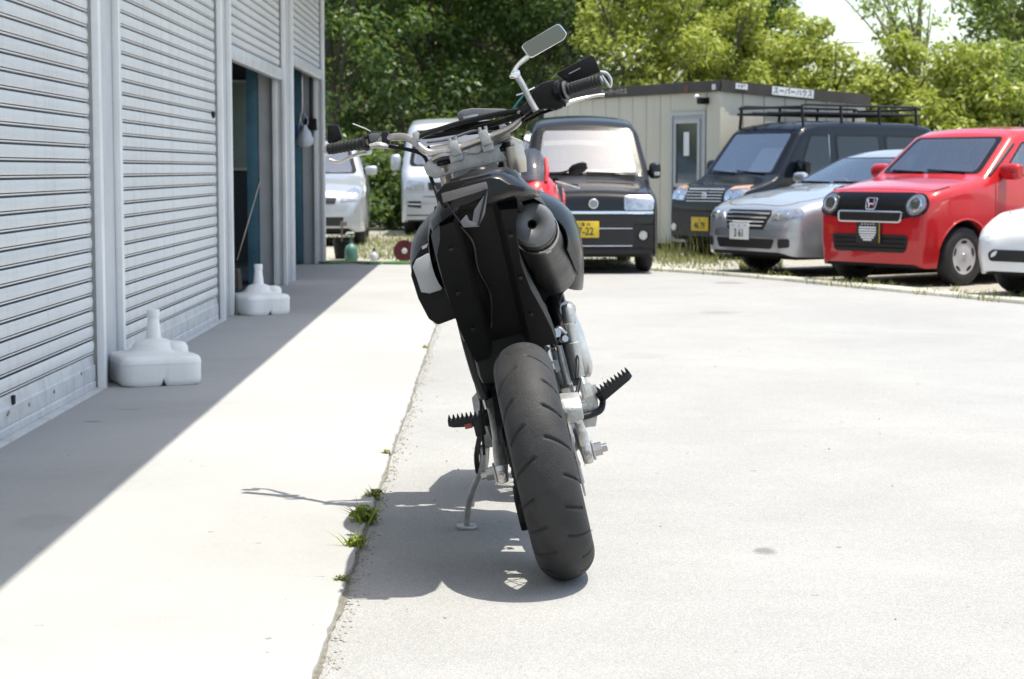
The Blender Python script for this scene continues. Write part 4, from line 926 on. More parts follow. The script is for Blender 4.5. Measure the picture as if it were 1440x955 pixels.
def sign(body, size, o, d, nrm, dist, dz, m, boardm=None, bw=0, bh=0, x_s=1.0):
    p = o + d * dist + nrm * .066; z = zroof(o + d * dist) - .032 + dz
    rd = d if nrm.cross(up).dot(d) < 0 else -d      # reading direction for a viewer facing the wall
    slope = -.058 * rd.dot(dr); rdx = (rd + up * slope).normalized(); u_ = nrm.cross(rdx)
    if u_.z < 0: u_ = -u_
    par = shed
    if boardm:
        par = MB().prism([p + up * z + rdx * sx * bw / 2 + u_ * sy * bh / 2 - nrm * .006 for sx, sy in ((-1, -1), (1, -1), (1, 1), (-1, 1))], nrm * .004).build('sign_board', boardm, shed, world=True, smooth=0)
    mt = Matrix(((rdx.x, u_.x, nrm.x, p.x), (rdx.y, u_.y, nrm.y, p.y), (rdx.z, u_.z, nrm.z, z), (0, 0, 0, 1)))
    me = text_mesh(body, size, m, .0006, .001, x_s); me.transform(mt); o2 = link('lettering', me, par, True)
sign('スーパーハウス', .085, SHC, dl, nL, 2.35, 0, 'shed_wall', x_s=1.1)
sign('スーパーハウス', .095, SHC, dr, nR, 1.07, .0, 'shed_trim', 'paper', .66, .105, .95)
sign('ナガワ', .055, SHC, dr, nR, .27, .01, 'shed_trim', 'paper', .18, .07, .8)
sp('sign_board', face_box(.03, .10, 2.03, 2.10, .066, .05), 'paper', smooth=0)
# ------------------------------------------------------------------ trees
def leaf_cloud(name, centers, radii, per, size, m, parent, droop=.35, squash=.7, aspect=2.2, rs=None):
    g_ = rs or rng; C_ = np.repeat(np.array(centers), per, axis=0); Rr = np.repeat(np.array(radii), per)
    N = len(C_); d = g_.normal(size=(N, 3)); d /= np.linalg.norm(d, axis=1)[:, None]
    rad = g_.random(N) ** .42; P = C_ + d * (Rr * rad)[:, None] * np.array([1, 1, squash])
    n1 = d * .55 + g_.normal(size=(N, 3)) * .55 + np.array([0, 0, .55]); n1 /= np.linalg.norm(n1, axis=1)[:, None]
    a = g_.normal(size=(N, 3)) + d * .6 + np.array([0, 0, -droop]); a -= n1 * (a * n1).sum(1)[:, None]; a /= np.linalg.norm(a, axis=1)[:, None]
    b = np.cross(n1, a); s_ = size * (.6 + .8 * g_.random(N))
    L_ = a * s_[:, None]; B_ = b * (s_ / aspect)[:, None]; fold = n1 * (s_ * .10)[:, None]
    V = np.stack([P - L_ * .5, P + B_ * .5 + fold - L_ * .05, P + L_ * .5, P - B_ * .5 + fold - L_ * .05], 1).reshape(-1, 3)
    me = bpy.data.meshes.new(name); me.vertices.add(4 * N); me.vertices.foreach_set('co', V.ravel())
    me.loops.add(4 * N); me.loops.foreach_set('vertex_index', np.arange(4 * N)); me.polygons.add(N)
    me.polygons.foreach_set('loop_start', np.arange(0, 4 * N, 4)); me.polygons.foreach_set('loop_total', np.full(N, 4))
    me.materials.append(M[m]); me.update(calc_edges=True)
    return link(name, me, parent)
def tree(name, label, loc, h, crown, nclump, per, leaf, m, barkm='bark', trunk_r=.12, clr=(.3, .55), group='trees behind the parked cars', limbs=6, lean=0.0, squash=.7, aspect=2.2):
    t = thing(name, label, 'tree', loc, 0, group); g_ = np.random.default_rng(abs(hash(label)) % 1 + int(loc[0] * 100) % 997 + int(loc[1] * 10))
    cz, rx, ry, rz_ = crown
    tk = MB(); top_ = Vector((lean, 0, cz + rz_ * .6)); tk.tube([(0, 0, -.05), (lean * .2 + .05, .03, h * .25), (lean * .6 - .06, -.03, cz * .8), top_], [trunk_r * 1.3, trunk_r, trunk_r * .8, trunk_r * .25], n=10, sub=5)
    for k_ in range(limbs):
        z0 = cz * (.35 + .6 * g_.random()); a = g_.random() * 6.28; r_ = .6 + .35 * g_.random(); e = Vector((math.cos(a) * rx * r_, math.sin(a) * ry * r_, cz + rz_ * (g_.random() * 1.2 - .4)))
        s0 = Vector((lean * z0 / cz * .6, 0, z0)); mid = s0.lerp(e, .5) + Vector((0, 0, .25))
        tk.tube([s0, mid, e], [trunk_r * .5, trunk_r * .32, trunk_r * .08], n=7, sub=4)
        for q_ in range(2):
            f = e + Vector(g_.normal(size=3)) * .5; tk.tube([mid, mid.lerp(f, .6) + Vector((0, 0, .1)), f], [trunk_r * .2, trunk_r * .12, trunk_r * .04], n=5, sub=3)
    tk.build('trunk', barkm, t)
    cs = []; rs_ = []
    while len(cs) < nclump:
        d = g_.normal(size=3); d /= np.linalg.norm(d); r_ = g_.random() ** .38
        cs.append((d[0] * rx * r_ + lean, d[1] * ry * r_, cz + d[2] * rz_ * r_)); rs_.append(clr[0] + (clr[1] - clr[0]) * g_.random())
    per = int(per * (1.25 if m in ('leaf_bright',) else 1.0)); leaf_cloud('crown', cs, rs_, per, leaf, m, t, squash=squash, aspect=aspect, rs=g_)
    return t
TL = [  # name, label, (px, Y), height, crown(cz, rx, ry, rz), clumps, leaves, leaf size, material
 ('dark_tree', 'dense dark green tree rising over the garage corner', 470, 37.0, 6, (4.2, 2.4, 1.8, 2.6), 75, 150, .13, 'leaf_dark'),
 ('dark_tree', 'dark green tree directly above the silver van roof', 610, 38.0, 6, (3.9, 2.2, 1.8, 2.7), 75, 150, .13, 'leaf_dark'),
 ('dark_tree', 'dark green tree behind the motorcycle handlebar clamps', 735, 38.5, 6, (3.8, 2.0, 1.8, 2.7), 75, 150, .13, 'leaf_dark'),
 ('dark_tree', 'shaded tree behind the motorcycle mirror', 800, 37.2, 6.5, (4.7, 1.9, 1.6, 2.3), 70, 150, .12, 'leaf_dark'),
 ('dark_tree', 'deep shaded tree filling the gap by the garage eaves', 560, 41.0, 9, (6.6, 3.6, 2.0, 3.4), 90, 150, .16, 'leaf_mid'),
 ('dark_tree', 'tall shaded tree at the back of the dark wood', 760, 42.0, 9, (7.0, 3.4, 2.0, 3.6), 90, 150, .16, 'leaf_mid'),
 ('bamboo_thicket', 'bright yellow green leafy thicket above the left end of the shed', 900, 33.5, 4.5, (2.9, 1.15, 1.0, 2.0), 60, 170, .13, 'leaf_bright'),
 ('bamboo_thicket', 'bright feathery foliage mound above the shed corner', 985, 35.0, 4.8, (3.0, 1.3, 1.1, 2.3), 65, 170, .13, 'leaf_bright'),
 ('bamboo_thicket', 'sunlit foliage slope falling towards the open sky', 1070, 36.0, 4.2, (2.4, 1.3, 1.1, 2.15), 60, 170, .13, 'leaf_bright'),
 ('green_tree', 'tall mid green tree peak between dark wood and bright thicket', 965, 41.0, 7.5, (4.9, 1.7, 1.4, 2.6), 70, 150, .15, 'leaf_mid'),
 ('green_tree', 'darker green treetop at the left rim of the sky gap', 1060, 40.0, 5.4, (3.7, 1.0, 1.0, 1.7), 45, 150, .14, 'leaf_mid'),
 ('bush_tree', 'bright leafy bush over the right end of the shed', 1160, 35.5, 3.4, (1.9, 1.3, 1.0, 1.5), 55, 170, .12, 'leaf_bright'),
 ('bush_tree', 'bright leafy bush above the rear of the roof rack', 1255, 34.5, 3.4, (1.85, 1.25, 1.0, 1.45), 55, 170, .12, 'leaf_bright'),
 ('bush_tree', 'bright green bush just above the red car roof', 1345, 33.5, 3.3, (1.8, 1.2, 1.0, 1.4), 55, 170, .12, 'leaf_bright'),
 ('bush_tree', 'green bush at the right edge behind the red car', 1430, 34.0, 3.4, (1.9, 1.2, 1.0, 1.5), 55, 170, .12, 'leaf_olive'),
 ('bush_tree', 'far right bush mostly outside the picture', 1530, 34.0, 3.6, (2.0, 1.3, 1.0, 1.6), 50, 150, .12, 'leaf_olive'),
 ('open_tree', 'thin open tree with pale sparse twigs against the sky', 1290, 38.5, 5.6, (3.6, 1.35, 1.0, 1.5), 30, 60, .13, 'leaf_olive'),
 ('olive_tree', 'olive green tree with bare grey branches at top right', 1420, 37.0, 5.8, (4.0, 1.2, 1.1, 1.7), 55, 140, .12, 'leaf_olive'),
 ('olive_tree', 'large olive tree beyond the right edge', 1540, 38.0, 7, (4.6, 1.8, 1.4, 2.2), 60, 140, .13, 'leaf_olive'),
]
for i, (nm, lb, px_, Y_, h_, cr, nc, per, lf, m_) in enumerate(TL):
    x_ = (px_ - VPX) / F_PX * Y_
    tree(nm, lb, (x_, Y_, 0), h_, cr, nc, per, lf, m_, 'bark_pale' if nm in ('open_tree', 'olive_tree') else 'bark', .10, (.28, .5) if 'dark' not in nm else (.4, .7), limbs=12 if nm in ('open_tree', 'olive_tree') else 6, aspect=3.0 if 'bamboo' in nm else 2.1)
# understory: shrubs between cars
for i, (lb, px_, Y_, hh, rr, m_) in enumerate([('low dark shrub between the silver hatchback and the silver van', 545, 33.5, 1.1, .75, 'leaf_dark'), ('dark shrub left of the silver van', 505, 35.5, 1.5, 1.1, 'leaf_dark'), ('dark shrub mass right of the silver van', 745, 35.5, 1.5, 1.2, 'leaf_dark'), ('dark shrub behind the silver van roof', 630, 36, 1.7, 1.3, 'leaf_dark'), ('dark shrub behind the garage end', 430, 35, 1.6, 1.2, 'leaf_dark')]):
    x_ = (px_ - VPX) / F_PX * Y_; t = thing('shrub', lb, 'shrub', (x_, Y_, 0), 0, 'shrubs under the dark trees'); g_ = np.random.default_rng(50 + i)
    cs = [(g_.normal() * rr * .5, g_.normal() * rr * .4, .15 + g_.random() * hh) for _ in range(34)]
    leaf_cloud('foliage', cs, [.3 + .2 * g_.random() for _ in cs], 130, .11, m_, t, rs=g_)
    sm = MB()
    for k_ in range(7): a = g_.random() * 6.28; sm.tube([(0, 0, -.03), (math.cos(a) * rr * .3, math.sin(a) * rr * .3, hh * .6), (math.cos(a) * rr * .6, math.sin(a) * rr * .6, hh)], [.02, .014, .005], n=6, sub=3)
    sm.build('stem', 'bark', t)
# wooded bank behind the dark trees
bk = MB(); xs_ = np.arange(-40, 3.6, 1.2); ys_ = np.arange(43, 62, 1.2)
def bankz(x, y): return max(0, min(9, (y - 43.3) * 1.15)) * (1 if x < 1 else max(0, 1 - (x - 1) / 2.4)) + .35 * math.sin(x * 1.7) * math.sin(y * 1.3) - .1
bk.add([(x, y, bankz(x, y)) for y in ys_ for x in xs_], [(j * len(xs_) + i, j * len(xs_) + i + 1, (j + 1) * len(xs_) + i + 1, (j + 1) * len(xs_) + i) for j in range(len(ys_) - 1) for i in range(len(xs_) - 1)])
struct('bank', bk, 'soil_bank')
cs = [(x, y, bankz(x, y) + .2) for x in np.arange(-16, 3.4, .55) for y in np.arange(43.5, 51.5, .8)]
cs = [(c_[0] + rng.normal() * .2, c_[1] + rng.normal() * .2, c_[2]) for c_ in cs]
gcv = leaf_cloud('undergrowth', cs, [.6] * len(cs), 55, .2, 'leaf_dark', None); tag(gcv, 'dark undergrowth covering the wooded bank', 'undergrowth', kind='stuff')
# ------------------------------------------------------------------ grass
def blades(pts, hgt, wid, m, name, parent=None, g_=None, spread=.5):
    g_ = g_ or rng; V = []; Fc = []
    for (x, y, z) in pts:
        a = g_.random() * 6.283; hh = hgt * (.4 + .9 * g_.random()); ln = hh * spread * g_.normal(); l2 = hh * spread * g_.normal(); dx, dy = math.cos(a) * wid, math.sin(a) * wid; o = len(V)
        V += [(x - dx, y - dy, z), (x + dx, y + dy, z), (x + ln * .45 + dx * .7, y + l2 * .45 + dy * .7, z + hh * .62), (x + ln * .45 - dx * .7, y + l2 * .45 - dy * .7, z + hh * .62), (x + ln, y + l2, z + hh)]
        Fc += [[o, o + 1, o + 2, o + 3], [o + 3, o + 2, o + 4]]
    mb = MB(); mb.add(V, Fc); return mb.build(name, m, parent, smooth=0)
gp_ = []
def strew(n, px0, px1, py0, py1):
    for _ in range(n):
        p = G(px0 + (px1 - px0) * rng.random(), py0 + (py1 - py0) * rng.random()); gp_.append((p.x, p.y, .0))
strew(1500, 480, 600, 338, 366); strew(900, 460, 620, 330, 345); strew(1100, 905, 1010, 352, 372); strew(400, 930, 1060, 362, 377); strew(500, 800, 920, 352, 372); strew(500, 1040, 1100, 368, 384)
for k_ in range(1500):       # tufts along the kerb
    s_ = cum[kstart] + rng.random() * 9.0; p, tt = kpoint(s_); nn = Vector((-tt.y, tt.x, 0)); q = p + nn * (rng.choice([-.01, .28, .30, .12]) + rng.normal() * .03)
    if math.sin(s_ * 3.1) + math.sin(s_ * 7.7 + 1) > -.2: gp_.append((q.x, q.y, .005 if q is None else .0))
gr = blades(gp_, .07, .005, 'grass', 'grass'); tag(gr, 'dry pale green grass along the kerb and verge', 'grass', kind='stuff')
tall = []
for _ in range(120):
    p = G(925 + 90 * rng.random(), 356 + 14 * rng.random()); tall.append((p.x, p.y, 0))
tg_ = blades(tall, .34, .005, 'grass', 'tall_grass', spread=.2); tag(tg_, 'tall dry grass stalks under the black van front', 'grass', kind='stuff')
# weeds along the joint between slab and asphalt
weeds = [((512, 738), .06, .85, 'bright green round weed growing in the slab joint'), ((501, 772), .05, .6, 'shaded weed touching the motorcycle shadow'), ((526, 702), .035, .5, 'dry yellowish weed above the round green one'), ((480, 822), .028, .32, 'tiny weed nearest the camera in the joint'), ((544, 642), .026, .3, 'small weed past the handlebar shadow'), ((598, 492), .03, .3, 'faint tuft beside the left shroud of the motorcycle')]
for i, ((px_, py_), hh, wd_, lb) in enumerate(weeds):
    p = G(px_, py_); t = thing('weed', lb, 'weed', (p.x, p.y, .0), 0, 'weeds in the slab joint'); g_ = np.random.default_rng(80 + i)
    pts = [(g_.normal() * .016 * wd_, g_.normal() * .03 * wd_, 0) for _ in range(int(60 * wd_))]
    blades(pts, hh * .9, .0035, 'weed', 'stem', t, g_, .7)
    leaf_cloud('foliage', [(g_.normal() * .014 * wd_, g_.normal() * .024 * wd_, hh * (.25 + .4 * g_.random())) for _ in range(10)], [.028 * wd_ + .006] * 10, int(16 * wd_) + 4, .021 * wd_ + .006, 'weed' if i not in (2, 3, 4) else 'grass', t, rs=g_)
# grit lying in the joint
def stones(n, fn, smin, smax, name, label):
    mb = MB()
    for _ in range(n):
        x, y = fn(); s_ = smin + (smax - smin) * rng.random() ** 2
        mb.add([(x + s_ * a, y + s_ * b, s_ * c_ * .7 + .002) for a, b, c_ in ((1, 0, 0), (0, 1, .1), (-1, .1, 0), (0, -1, 0), (.1, .1, 1.1), (0, 0, -.6))], [(0, 1, 4), (1, 2, 4), (2, 3, 4), (3, 0, 4), (1, 0, 5), (2, 1, 5), (3, 2, 5), (0, 3, 5)])
    o = mb.build(name, 'stone', smooth=0); tag(o, label, 'gravel', kind='stuff')
stones(1500, lambda: (JX + .012 + abs(rng.normal()) * .018, 3 + 12 * rng.random() ** 1.5), .0012, .006, 'gravel', 'loose grit collected along the slab joint')
stones(160, lambda: (JX + .05 + rng.random() ** 1.3 * 3.2, 3.2 + 9 * rng.random()), .0015, .0055, 'loose_grit', 'scattered small grit on the pale asphalt')
dm = MB(); ys2 = np.arange(2.5, 20.5, .05)
def djit(y): return .004 + .010 * (math.sin(y * 3.1) * .5 + .5) * (math.sin(y * 9.7 + 1) * .5 + .5) + rng.random() * .006
dm.add([(JX - .004 + (jit[min(len(jit) - 1, int((y + 4) / .06))] - jit[len(ys) // 2]), y, .0045) for y in ys2] + [(JX + djit(y) + (jit[min(len(jit) - 1, int((y + 4) / .06))] - jit[len(ys) // 2]), y, .0045) for y in ys2], [(i, len(ys2) + i, len(ys2) + i + 1, i + 1) for i in range(len(ys2) - 1)])
struct('joint_soil', dm, 'soil_joint', smooth=0)
# ------------------------------------------------------------------ odds and ends past the slab
hz = thing('garden_hose', 'green garden hose lying across the end of the concrete strip', 'hose', G(500, 371))
MB().tube([G(449, 372) + up * .022, G(470, 372.5) + up * .022, G(500, 371) + up * .02, G(530, 371.8) + up * .02, G(560, 373) + up * .02, G(590, 373.5) + up * .02], .013, n=8, sub=8).build('hose_run', 'hose', hz, True)
MB().tube([G(455, 370.5) + up * .02, G(490, 369.5) + up * .02, G(520, 373.2) + up * .02, G(555, 371) + up * .02, G(585, 371.5) + up * .02], .013, n=8, sub=8).build('hose_run', 'hose', hz, True)
p = G(494, 367); t = thing('spray_tank', 'teal green pump sprayer bottle standing past the slab end', 'sprayer', p)
MB().lathe([(.001, 0), (.07, .0), (.075, .02), (.075, .13), (.06, .17), (.03, .19), (.02, .20), (.02, .23), (.001, .23)], (0, 0, 0), n=22).build('tank', 'teal_plastic', t); MB().cyl((0, 0, .22), (0, 0, .30), .012).box((0, 0, .305), (.09, .025, .02)).build('pump_handle', 'teal_plastic', t)
p = G(480, 366); t = thing('black_bucket', 'black bucket with a stick standing behind the sprayer', 'bucket', p + Vector((0, .25, 0)))
MB().lathe([(.001, 0), (.09, 0), (.115, .2), (.122, .2), (.122, .212), (.108, .212), (.085, .01), (.001, .01)], (0, 0, 0), n=24).build('pail', 'black_plastic', t); MB().tube([(.11 * math.cos(a), 0, .2 + .09 * math.sin(a)) for a in np.linspace(0, math.pi, 12)], .004, n=6).build('handle', 'steel', t)
t2 = thing('wooden_stake', 'pale stake standing in the black bucket', 'stake', p + Vector((-.02, .25, .012))); MB().cyl((0, 0, 0), (.015, 0, .44), .011).box((.03, 0, .40), (.08, .03, .05)).build('shaft', 'bark_pale', t2)
p = G(526, 367); t = thing('white_bottle', 'small translucent white bottle on the grass edge', 'bottle', p)
MB().lathe([(.001, 0), (.036, 0), (.04, .01), (.04, .07), (.028, .09), (.013, .1), (.013, .12), (.001, .12)], (0, 0, 0), n=18).build('bottle_body', 'bag_white', t); MB().cyl((0, 0, .118), (0, 0, .145), .016, .014).build('cap', 'black_plastic', t)
p = G(569, 368); t = thing('hose_reel', 'dark red hose reel standing beyond the slab end', 'hose reel', p)
cz = .125
MB().lathe([(.03, -.05), (.12, -.05), (.124, -.045), (.124, -.035), (.03, -.035)], (0, 0, cz), (0, 1, 0), 28, closed=True).build('flange', 'maroon', t); MB().lathe([(.03, .05), (.12, .05), (.124, .045), (.124, .035), (.03, .035)], (0, 0, cz), (0, 1, 0), 28, closed=True).build('flange', 'maroon', t)
MB().cyl((0, -.04, cz), (0, .04, cz), .06).build('drum', 'maroon', t); MB().lathe([(.035, 0), (.03, .02), (.001, .022)], (0, -.05, cz), (0, -1, 0), 18).build('hub', 'plate_white', t)
MB().tube([(-.1, -.06, 0.004), (-.04, -.06, cz), (.04, -.06, cz + .14), (.1, -.06, .004)], .008, n=6).build('stand', 'maroon', t)
# ------------------------------------------------------------------ the supermoto, leaning on its side stand
BX, BY, LEAN = 0.2065, 4.89, R(13)
bike = thing('motorcycle', 'black supermoto motorcycle leaning on its side stand, seen from behind', 'motorcycle', (BX, BY, .0)); bike.rotation_euler = (0, -LEAN, 0)
def bp(px, py, dy):        # local point of the bike on that sight line, dy ahead of the rear axle
    w_ = at(px, py, BY + dy); X = w_.x - BX; Z = w_.z
    return Vector((X * math.cos(LEAN) + Z * math.sin(LEAN), dy, -X * math.sin(LEAN) + Z * math.cos(LEAN)))
def pp(name, mb, m, par=None, **k): return mb.build(name, m, par or bike, **k)
def poly_bp(pts, dy): return [bp(x, y, dy) for x, y in pts]
def mirrorx(pts): return [Vector((-p[0], p[1], p[2])) for p in pts]

def make_wheel(name, oy, RO, WT, rimr, steer=0.0, grooves=True, hubw=.12):
    cz = RO; NU, NV = (620, 56) if grooves else (120, 20)
    half = WT / 2; prof = []
    for j in range(NV):
        t = -1 + 2 * j / (NV - 1); a = t * R(108)       # round section from bead to bead
        w_ = half * math.sin(min(max(a, -math.pi / 2), math.pi / 2)); 
        h = half * .92 * (math.cos(a) - 1) if abs(a) <= math.pi / 2 else -half * .92 - (abs(a) - math.pi / 2) * .09
        if abs(a) > math.pi / 2: w_ *= 1 - (abs(a) - math.pi / 2) * .28
        prof.append((RO + h, w_, t))
    P = np.zeros((NU, NV, 3)); dark = set(); per = 2 * math.pi / 22
    for i in range(NU):
        th = 2 * math.pi * i / NU
        for j, (r, w_, t) in enumerate(prof):
            rr = r
            if grooves and abs(t) < .82:
                sg = 1 if t > 0 else -1; s_ = abs(t)
                # swept slashes: long ones on each flank plus short sipes between them
                ph = (th + sg * per * .25 - .30 * s_ ** 1.3) / per; f = ph - math.floor(ph); k_ = int(math.floor(ph)) % 3
                wd_ = .055 if s_ < .6 else .042
                lo_, hi_ = ((.10, .66), (.28, .80), (.18, .58))[k_]
                dd = abs(f - .5)
                if lo_ < s_ < hi_ and dd < wd_: rr -= .0055 * min(1, (wd_ - dd) / .018)
            if rr < r - .002: dark.add(i * NV + j)
            P[i, j] = (w_, oy + rr * math.sin(th), cz - rr * math.cos(th))
    verts = P.reshape(-1, 3).tolist(); fs = [(i * NV + j, ((i + 1) % NU) * NV + j, ((i + 1) % NU) * NV + j + 1, i * NV + j + 1) for i in range(NU) for j in range(NV - 1)]
    rim = MB(); c = (0, oy, cz); hw_ = WT * .36
    rim.lathe([(rimr + .012, -hw_), (rimr + .012, -hw_ + .012), (rimr - .004, -hw_ + .02), (rimr - .018, -.02), (rimr - .020, .02), (rimr - .004, hw_ - .02), (rimr + .012, hw_ - .012), (rimr + .012, hw_), (rimr - .008, hw_), (rimr - .032, .02), (rimr - .032, -.02), (rimr - .008, -hw_)], c, (1, 0, 0), 64, closed=True)
    w_ = rim.build(name, 'black_metal', bike, smooth=35)
    tm_ = MB().add(verts, fs); tm_.m = [1 if sum(q in dark for q in f) >= 3 else 0 for f in fs]; tm_.build('tyre', ['rubber_worn', 'dark_gap'], w_, smooth=60)  # groove faces blackened: undusted rubber plus painted recess shade
    MB().lathe([(.001, -hubw / 2 - .01), (.03, -hubw / 2 - .01), (.045, -hubw / 2), (.045, -hubw / 2 + .01), (.026, -hubw / 2 + .02), (.026, hubw / 2 - .02), (.045, hubw / 2 - .01), (.045, hubw / 2), (.03, hubw / 2 + .01), (.001, hubw / 2 + .01)], c, (1, 0, 0), 28).build('hub', 'cast_alu', w_)
    for k_ in range(32):
        a = 2 * math.pi * k_ / 32; sd = -1 if k_ % 2 else 1; a2 = a + (.5 if (k_ // 2) % 2 else -.5)
        MB().cyl((sd * hubw * .48, oy + .04 * math.sin(a2), cz - .04 * math.cos(a2)), (sd * .006, oy + (rimr - .02) * math.sin(a), cz - (rimr - .02) * math.cos(a)), .0021, n=5).build('spoke', 'steel', w_)
    return w_
rw = make_wheel('rear_wheel', 0, .311, .152, .222)
CZ = .311
# brake disc, caliper, sprocket, chain
dk = MB(); dk.lathe([(.072, -.0022), (.112, -.0022), (.112, .0022), (.072, .0022)], (.083, 0, CZ), (1, 0, 0), 44, closed=True)
for k_ in range(6): a = k_ * math.pi / 3; dk.tube([(.081, .03 * math.sin(a), CZ + .03 * math.cos(a)), (.083, .078 * math.sin(a + .3), CZ + .078 * math.cos(a + .3))], .007, n=6)
pp('brake_disc', dk, 'steel', rw)
sk = MB(); sk.lathe([(.05, -.003), (.094, -.003), (.094, .003), (.05, .003)], (-.078, 0, CZ), (1, 0, 0), 48, closed=True)
for k_ in range(42): a = 2 * math.pi * k_ / 42; sk.box((-.078, .097 * math.sin(a), CZ + .097 * math.cos(a)), (.005, .006, .010), Matrix.Rotation(-a, 3, 'X'))
pp('sprocket', sk, 'steel', rw)
chain = MB(); cp = []
for a in np.linspace(math.pi, 2 * math.pi, 22): cp.append(Vector((-.078, .099 * math.sin(a), CZ + .099 * math.cos(a) * -1)))
cp = [Vector((-.078, .46, .445))] + [Vector((-.078, .099 * math.sin(-q), CZ + .099 * math.cos(q))) for q in np.linspace(-.05, math.pi + .05, 24)] + [Vector((-.078, .46, .36)), Vector((-.078, .50, .40)), Vector((-.078, .46, .445))]
seg_pts = []; acc = 0
for a, b in zip(cp, cp[1:]):
    L_ = (b - a).length; n_k = max(1, round(L_ / .0158))
    for q in range(n_k): seg_pts.append((a.lerp(b, (q + .5) / n_k), (b - a).normalized()))
for i, (p, d) in enumerate(seg_pts):
    rot = Matrix(((1, 0, 0), (0, d.y, -d.z), (0, d.z, d.y))); chain.box(p, (.014 if i % 2 else .018, .0175, .011), rot)
ch = pp('chain', chain, 'black_metal', smooth=0)
pp('chain_guard', MB().loft([[(-.062, y, z + .012), (-.062, y, z + .018), (-.098, y, z + .018), (-.102, y, z - .03), (-.098, y, z - .03), (-.094, y, z + .012)] for y, z in ((.42, .46), (.25, .455), (.1, .435), (.0, .43), (-.06, .415))]), 'black_plastic', smooth=30)
pp('chain_guide', MB().loft([[(-.062, y, z0), (-.062, y, z1), (-.1, y, z1), (-.1, y, z0)] for y, z0, z1 in ((.20, .15, .235), (.16, .125, .225), (.10, .125, .225), (.07, .15, .22))]), 'black_plastic', bevel=.006)
# swingarm
for sg in (-1, 1):
    rg = []
    for y, z, hx, hz in ((.50, .40, .020, .045), (.35, .385, .018, .040), (.18, .352, .016, .034), (.06, .322, .015, .031), (-.035, .311, .014, .028), (-.065, .311, .012, .024)):
        x = sg * (.105 if y > .15 else .112); rg.append([(x - hx, y, z - hz), (x + hx, y, z - hz), (x + hx, y, z + hz), (x - hx, y, z + hz)])
    sw = pp('swingarm', MB().loft(rg), 'alu', bevel=.008)
    x = sg * .132
    pp('axle_plate', MB().box((sg * .1295, -.01, .311), (.006, .06, .045)), 'cast_alu', sw, bevel=.003)
    pp('axle_nut', MB().cyl((sg * .128, -.01, .311), (sg * .152, -.01, .311), .019, .018, n=6).cyl((sg * .152, -.01, .311), (sg * .166, -.01, .311), .011, n=12), 'steel', sw, smooth=20)
    pp('chain_adjuster', MB().cyl((sg * .113, -.06, .311), (sg * .113, -.10, .311), .006, n=8).cyl((sg * .113, -.068, .311), (sg * .113, -.080, .311), .011, n=6), 'steel', sw, smooth=20)
pp('swingarm_brace', MB().bb((-.10, .40, .36), (.10, .46, .43)), 'alu', bevel=.01)
cal = pp('brake_caliper', MB().loft([[(.075, y, z - h), (.125, y, z - h * .8), (.128, y, z + h * .8), (.075, y, z + h)] for y, z, h in ((.02, .405, .02), (.045, .415, .036), (.10, .425, .036), (.125, .42, .02))]), 'cast_alu', bevel=.007)
for y in (.05, .10): pp('caliper_bolt', MB().cyl((.126, y, .42), (.140, y, .42), .010, n=6), 'steel', cal, smooth=20)
pp('brake_hose', MB().tube([(.115, .13, .43), (.14, .2, .47), (.135, .32, .46), (.15, .40, .50), (.150, .41, .545)], .0055, n=8, sub=6), 'black_plastic')
# rear sets: brake master cylinder, brackets, foot pegs
m0, m1 = bp(800, 455, .42), bp(815, 530, .42)
bm_ = pp('brake_master_cylinder', MB().tube([m0, m0.lerp(m1, .35), m0.lerp(m1, .36), m1], [.014, .014, .018, .016], n=14), 'cast_alu'); a_ = bp(797, 437, .42)
pp('reservoir', MB().lathe([(.001, 0), (.016, 0), (.018, .006), (.018, .05), (.014, .056), (.001, .057)], m0 + Vector((0.004, .02, -.005)), (.05, .1, 1), 16), 'cast_alu', bm_)
pp('master_pushrod', MB().cyl(m1, bp(822, 560, .42), .006), 'steel', bm_)
br = bp(838, 565, .46)
brk = MB(); pl = [bp(790, 560, .47), bp(812, 545, .47), bp(838, 540, .47), bp(842, 575, .47), bp(838, 600, .47), bp(815, 602, .47), bp(790, 590, .47)]
pp('foot_rest_bracket', brk.prism(pl, (0, .022, 0)), 'cast_alu', bevel=.004)
pp('bracket_arm', MB().tube([bp(785, 520, .45), bp(800, 548, .45), bp(822, 562, .45)], [.014, .016, .014], n=10, sub=4).cyl(bp(781, 515, .43), bp(781, 515, .47), .018, n=16), 'cast_alu')
pp('bracket_arm', MB().tube([bp(770, 562, .42), bp(790, 558, .42), bp(808, 566, .42)], [.016, .015, .013], n=10, sub=4), 'alu')
for q in ((800, 600), (812, 595), (792, 612), (806, 628)): c_ = bp(*q, .40); pp('bolt', MB().cyl(c_, c_ + Vector((0, -.02, 0)), .010, n=6), 'steel', smooth=20)
pp('brake_pedal', MB().tube([bp(812, 588, .45), bp(834, 582, .46), bp(846, 574, .47), bp(849, 552, .50), bp(856, 540, .56)], [.010, .010, .0095, .0085, .009], n=10, sub=5), 'black_metal')
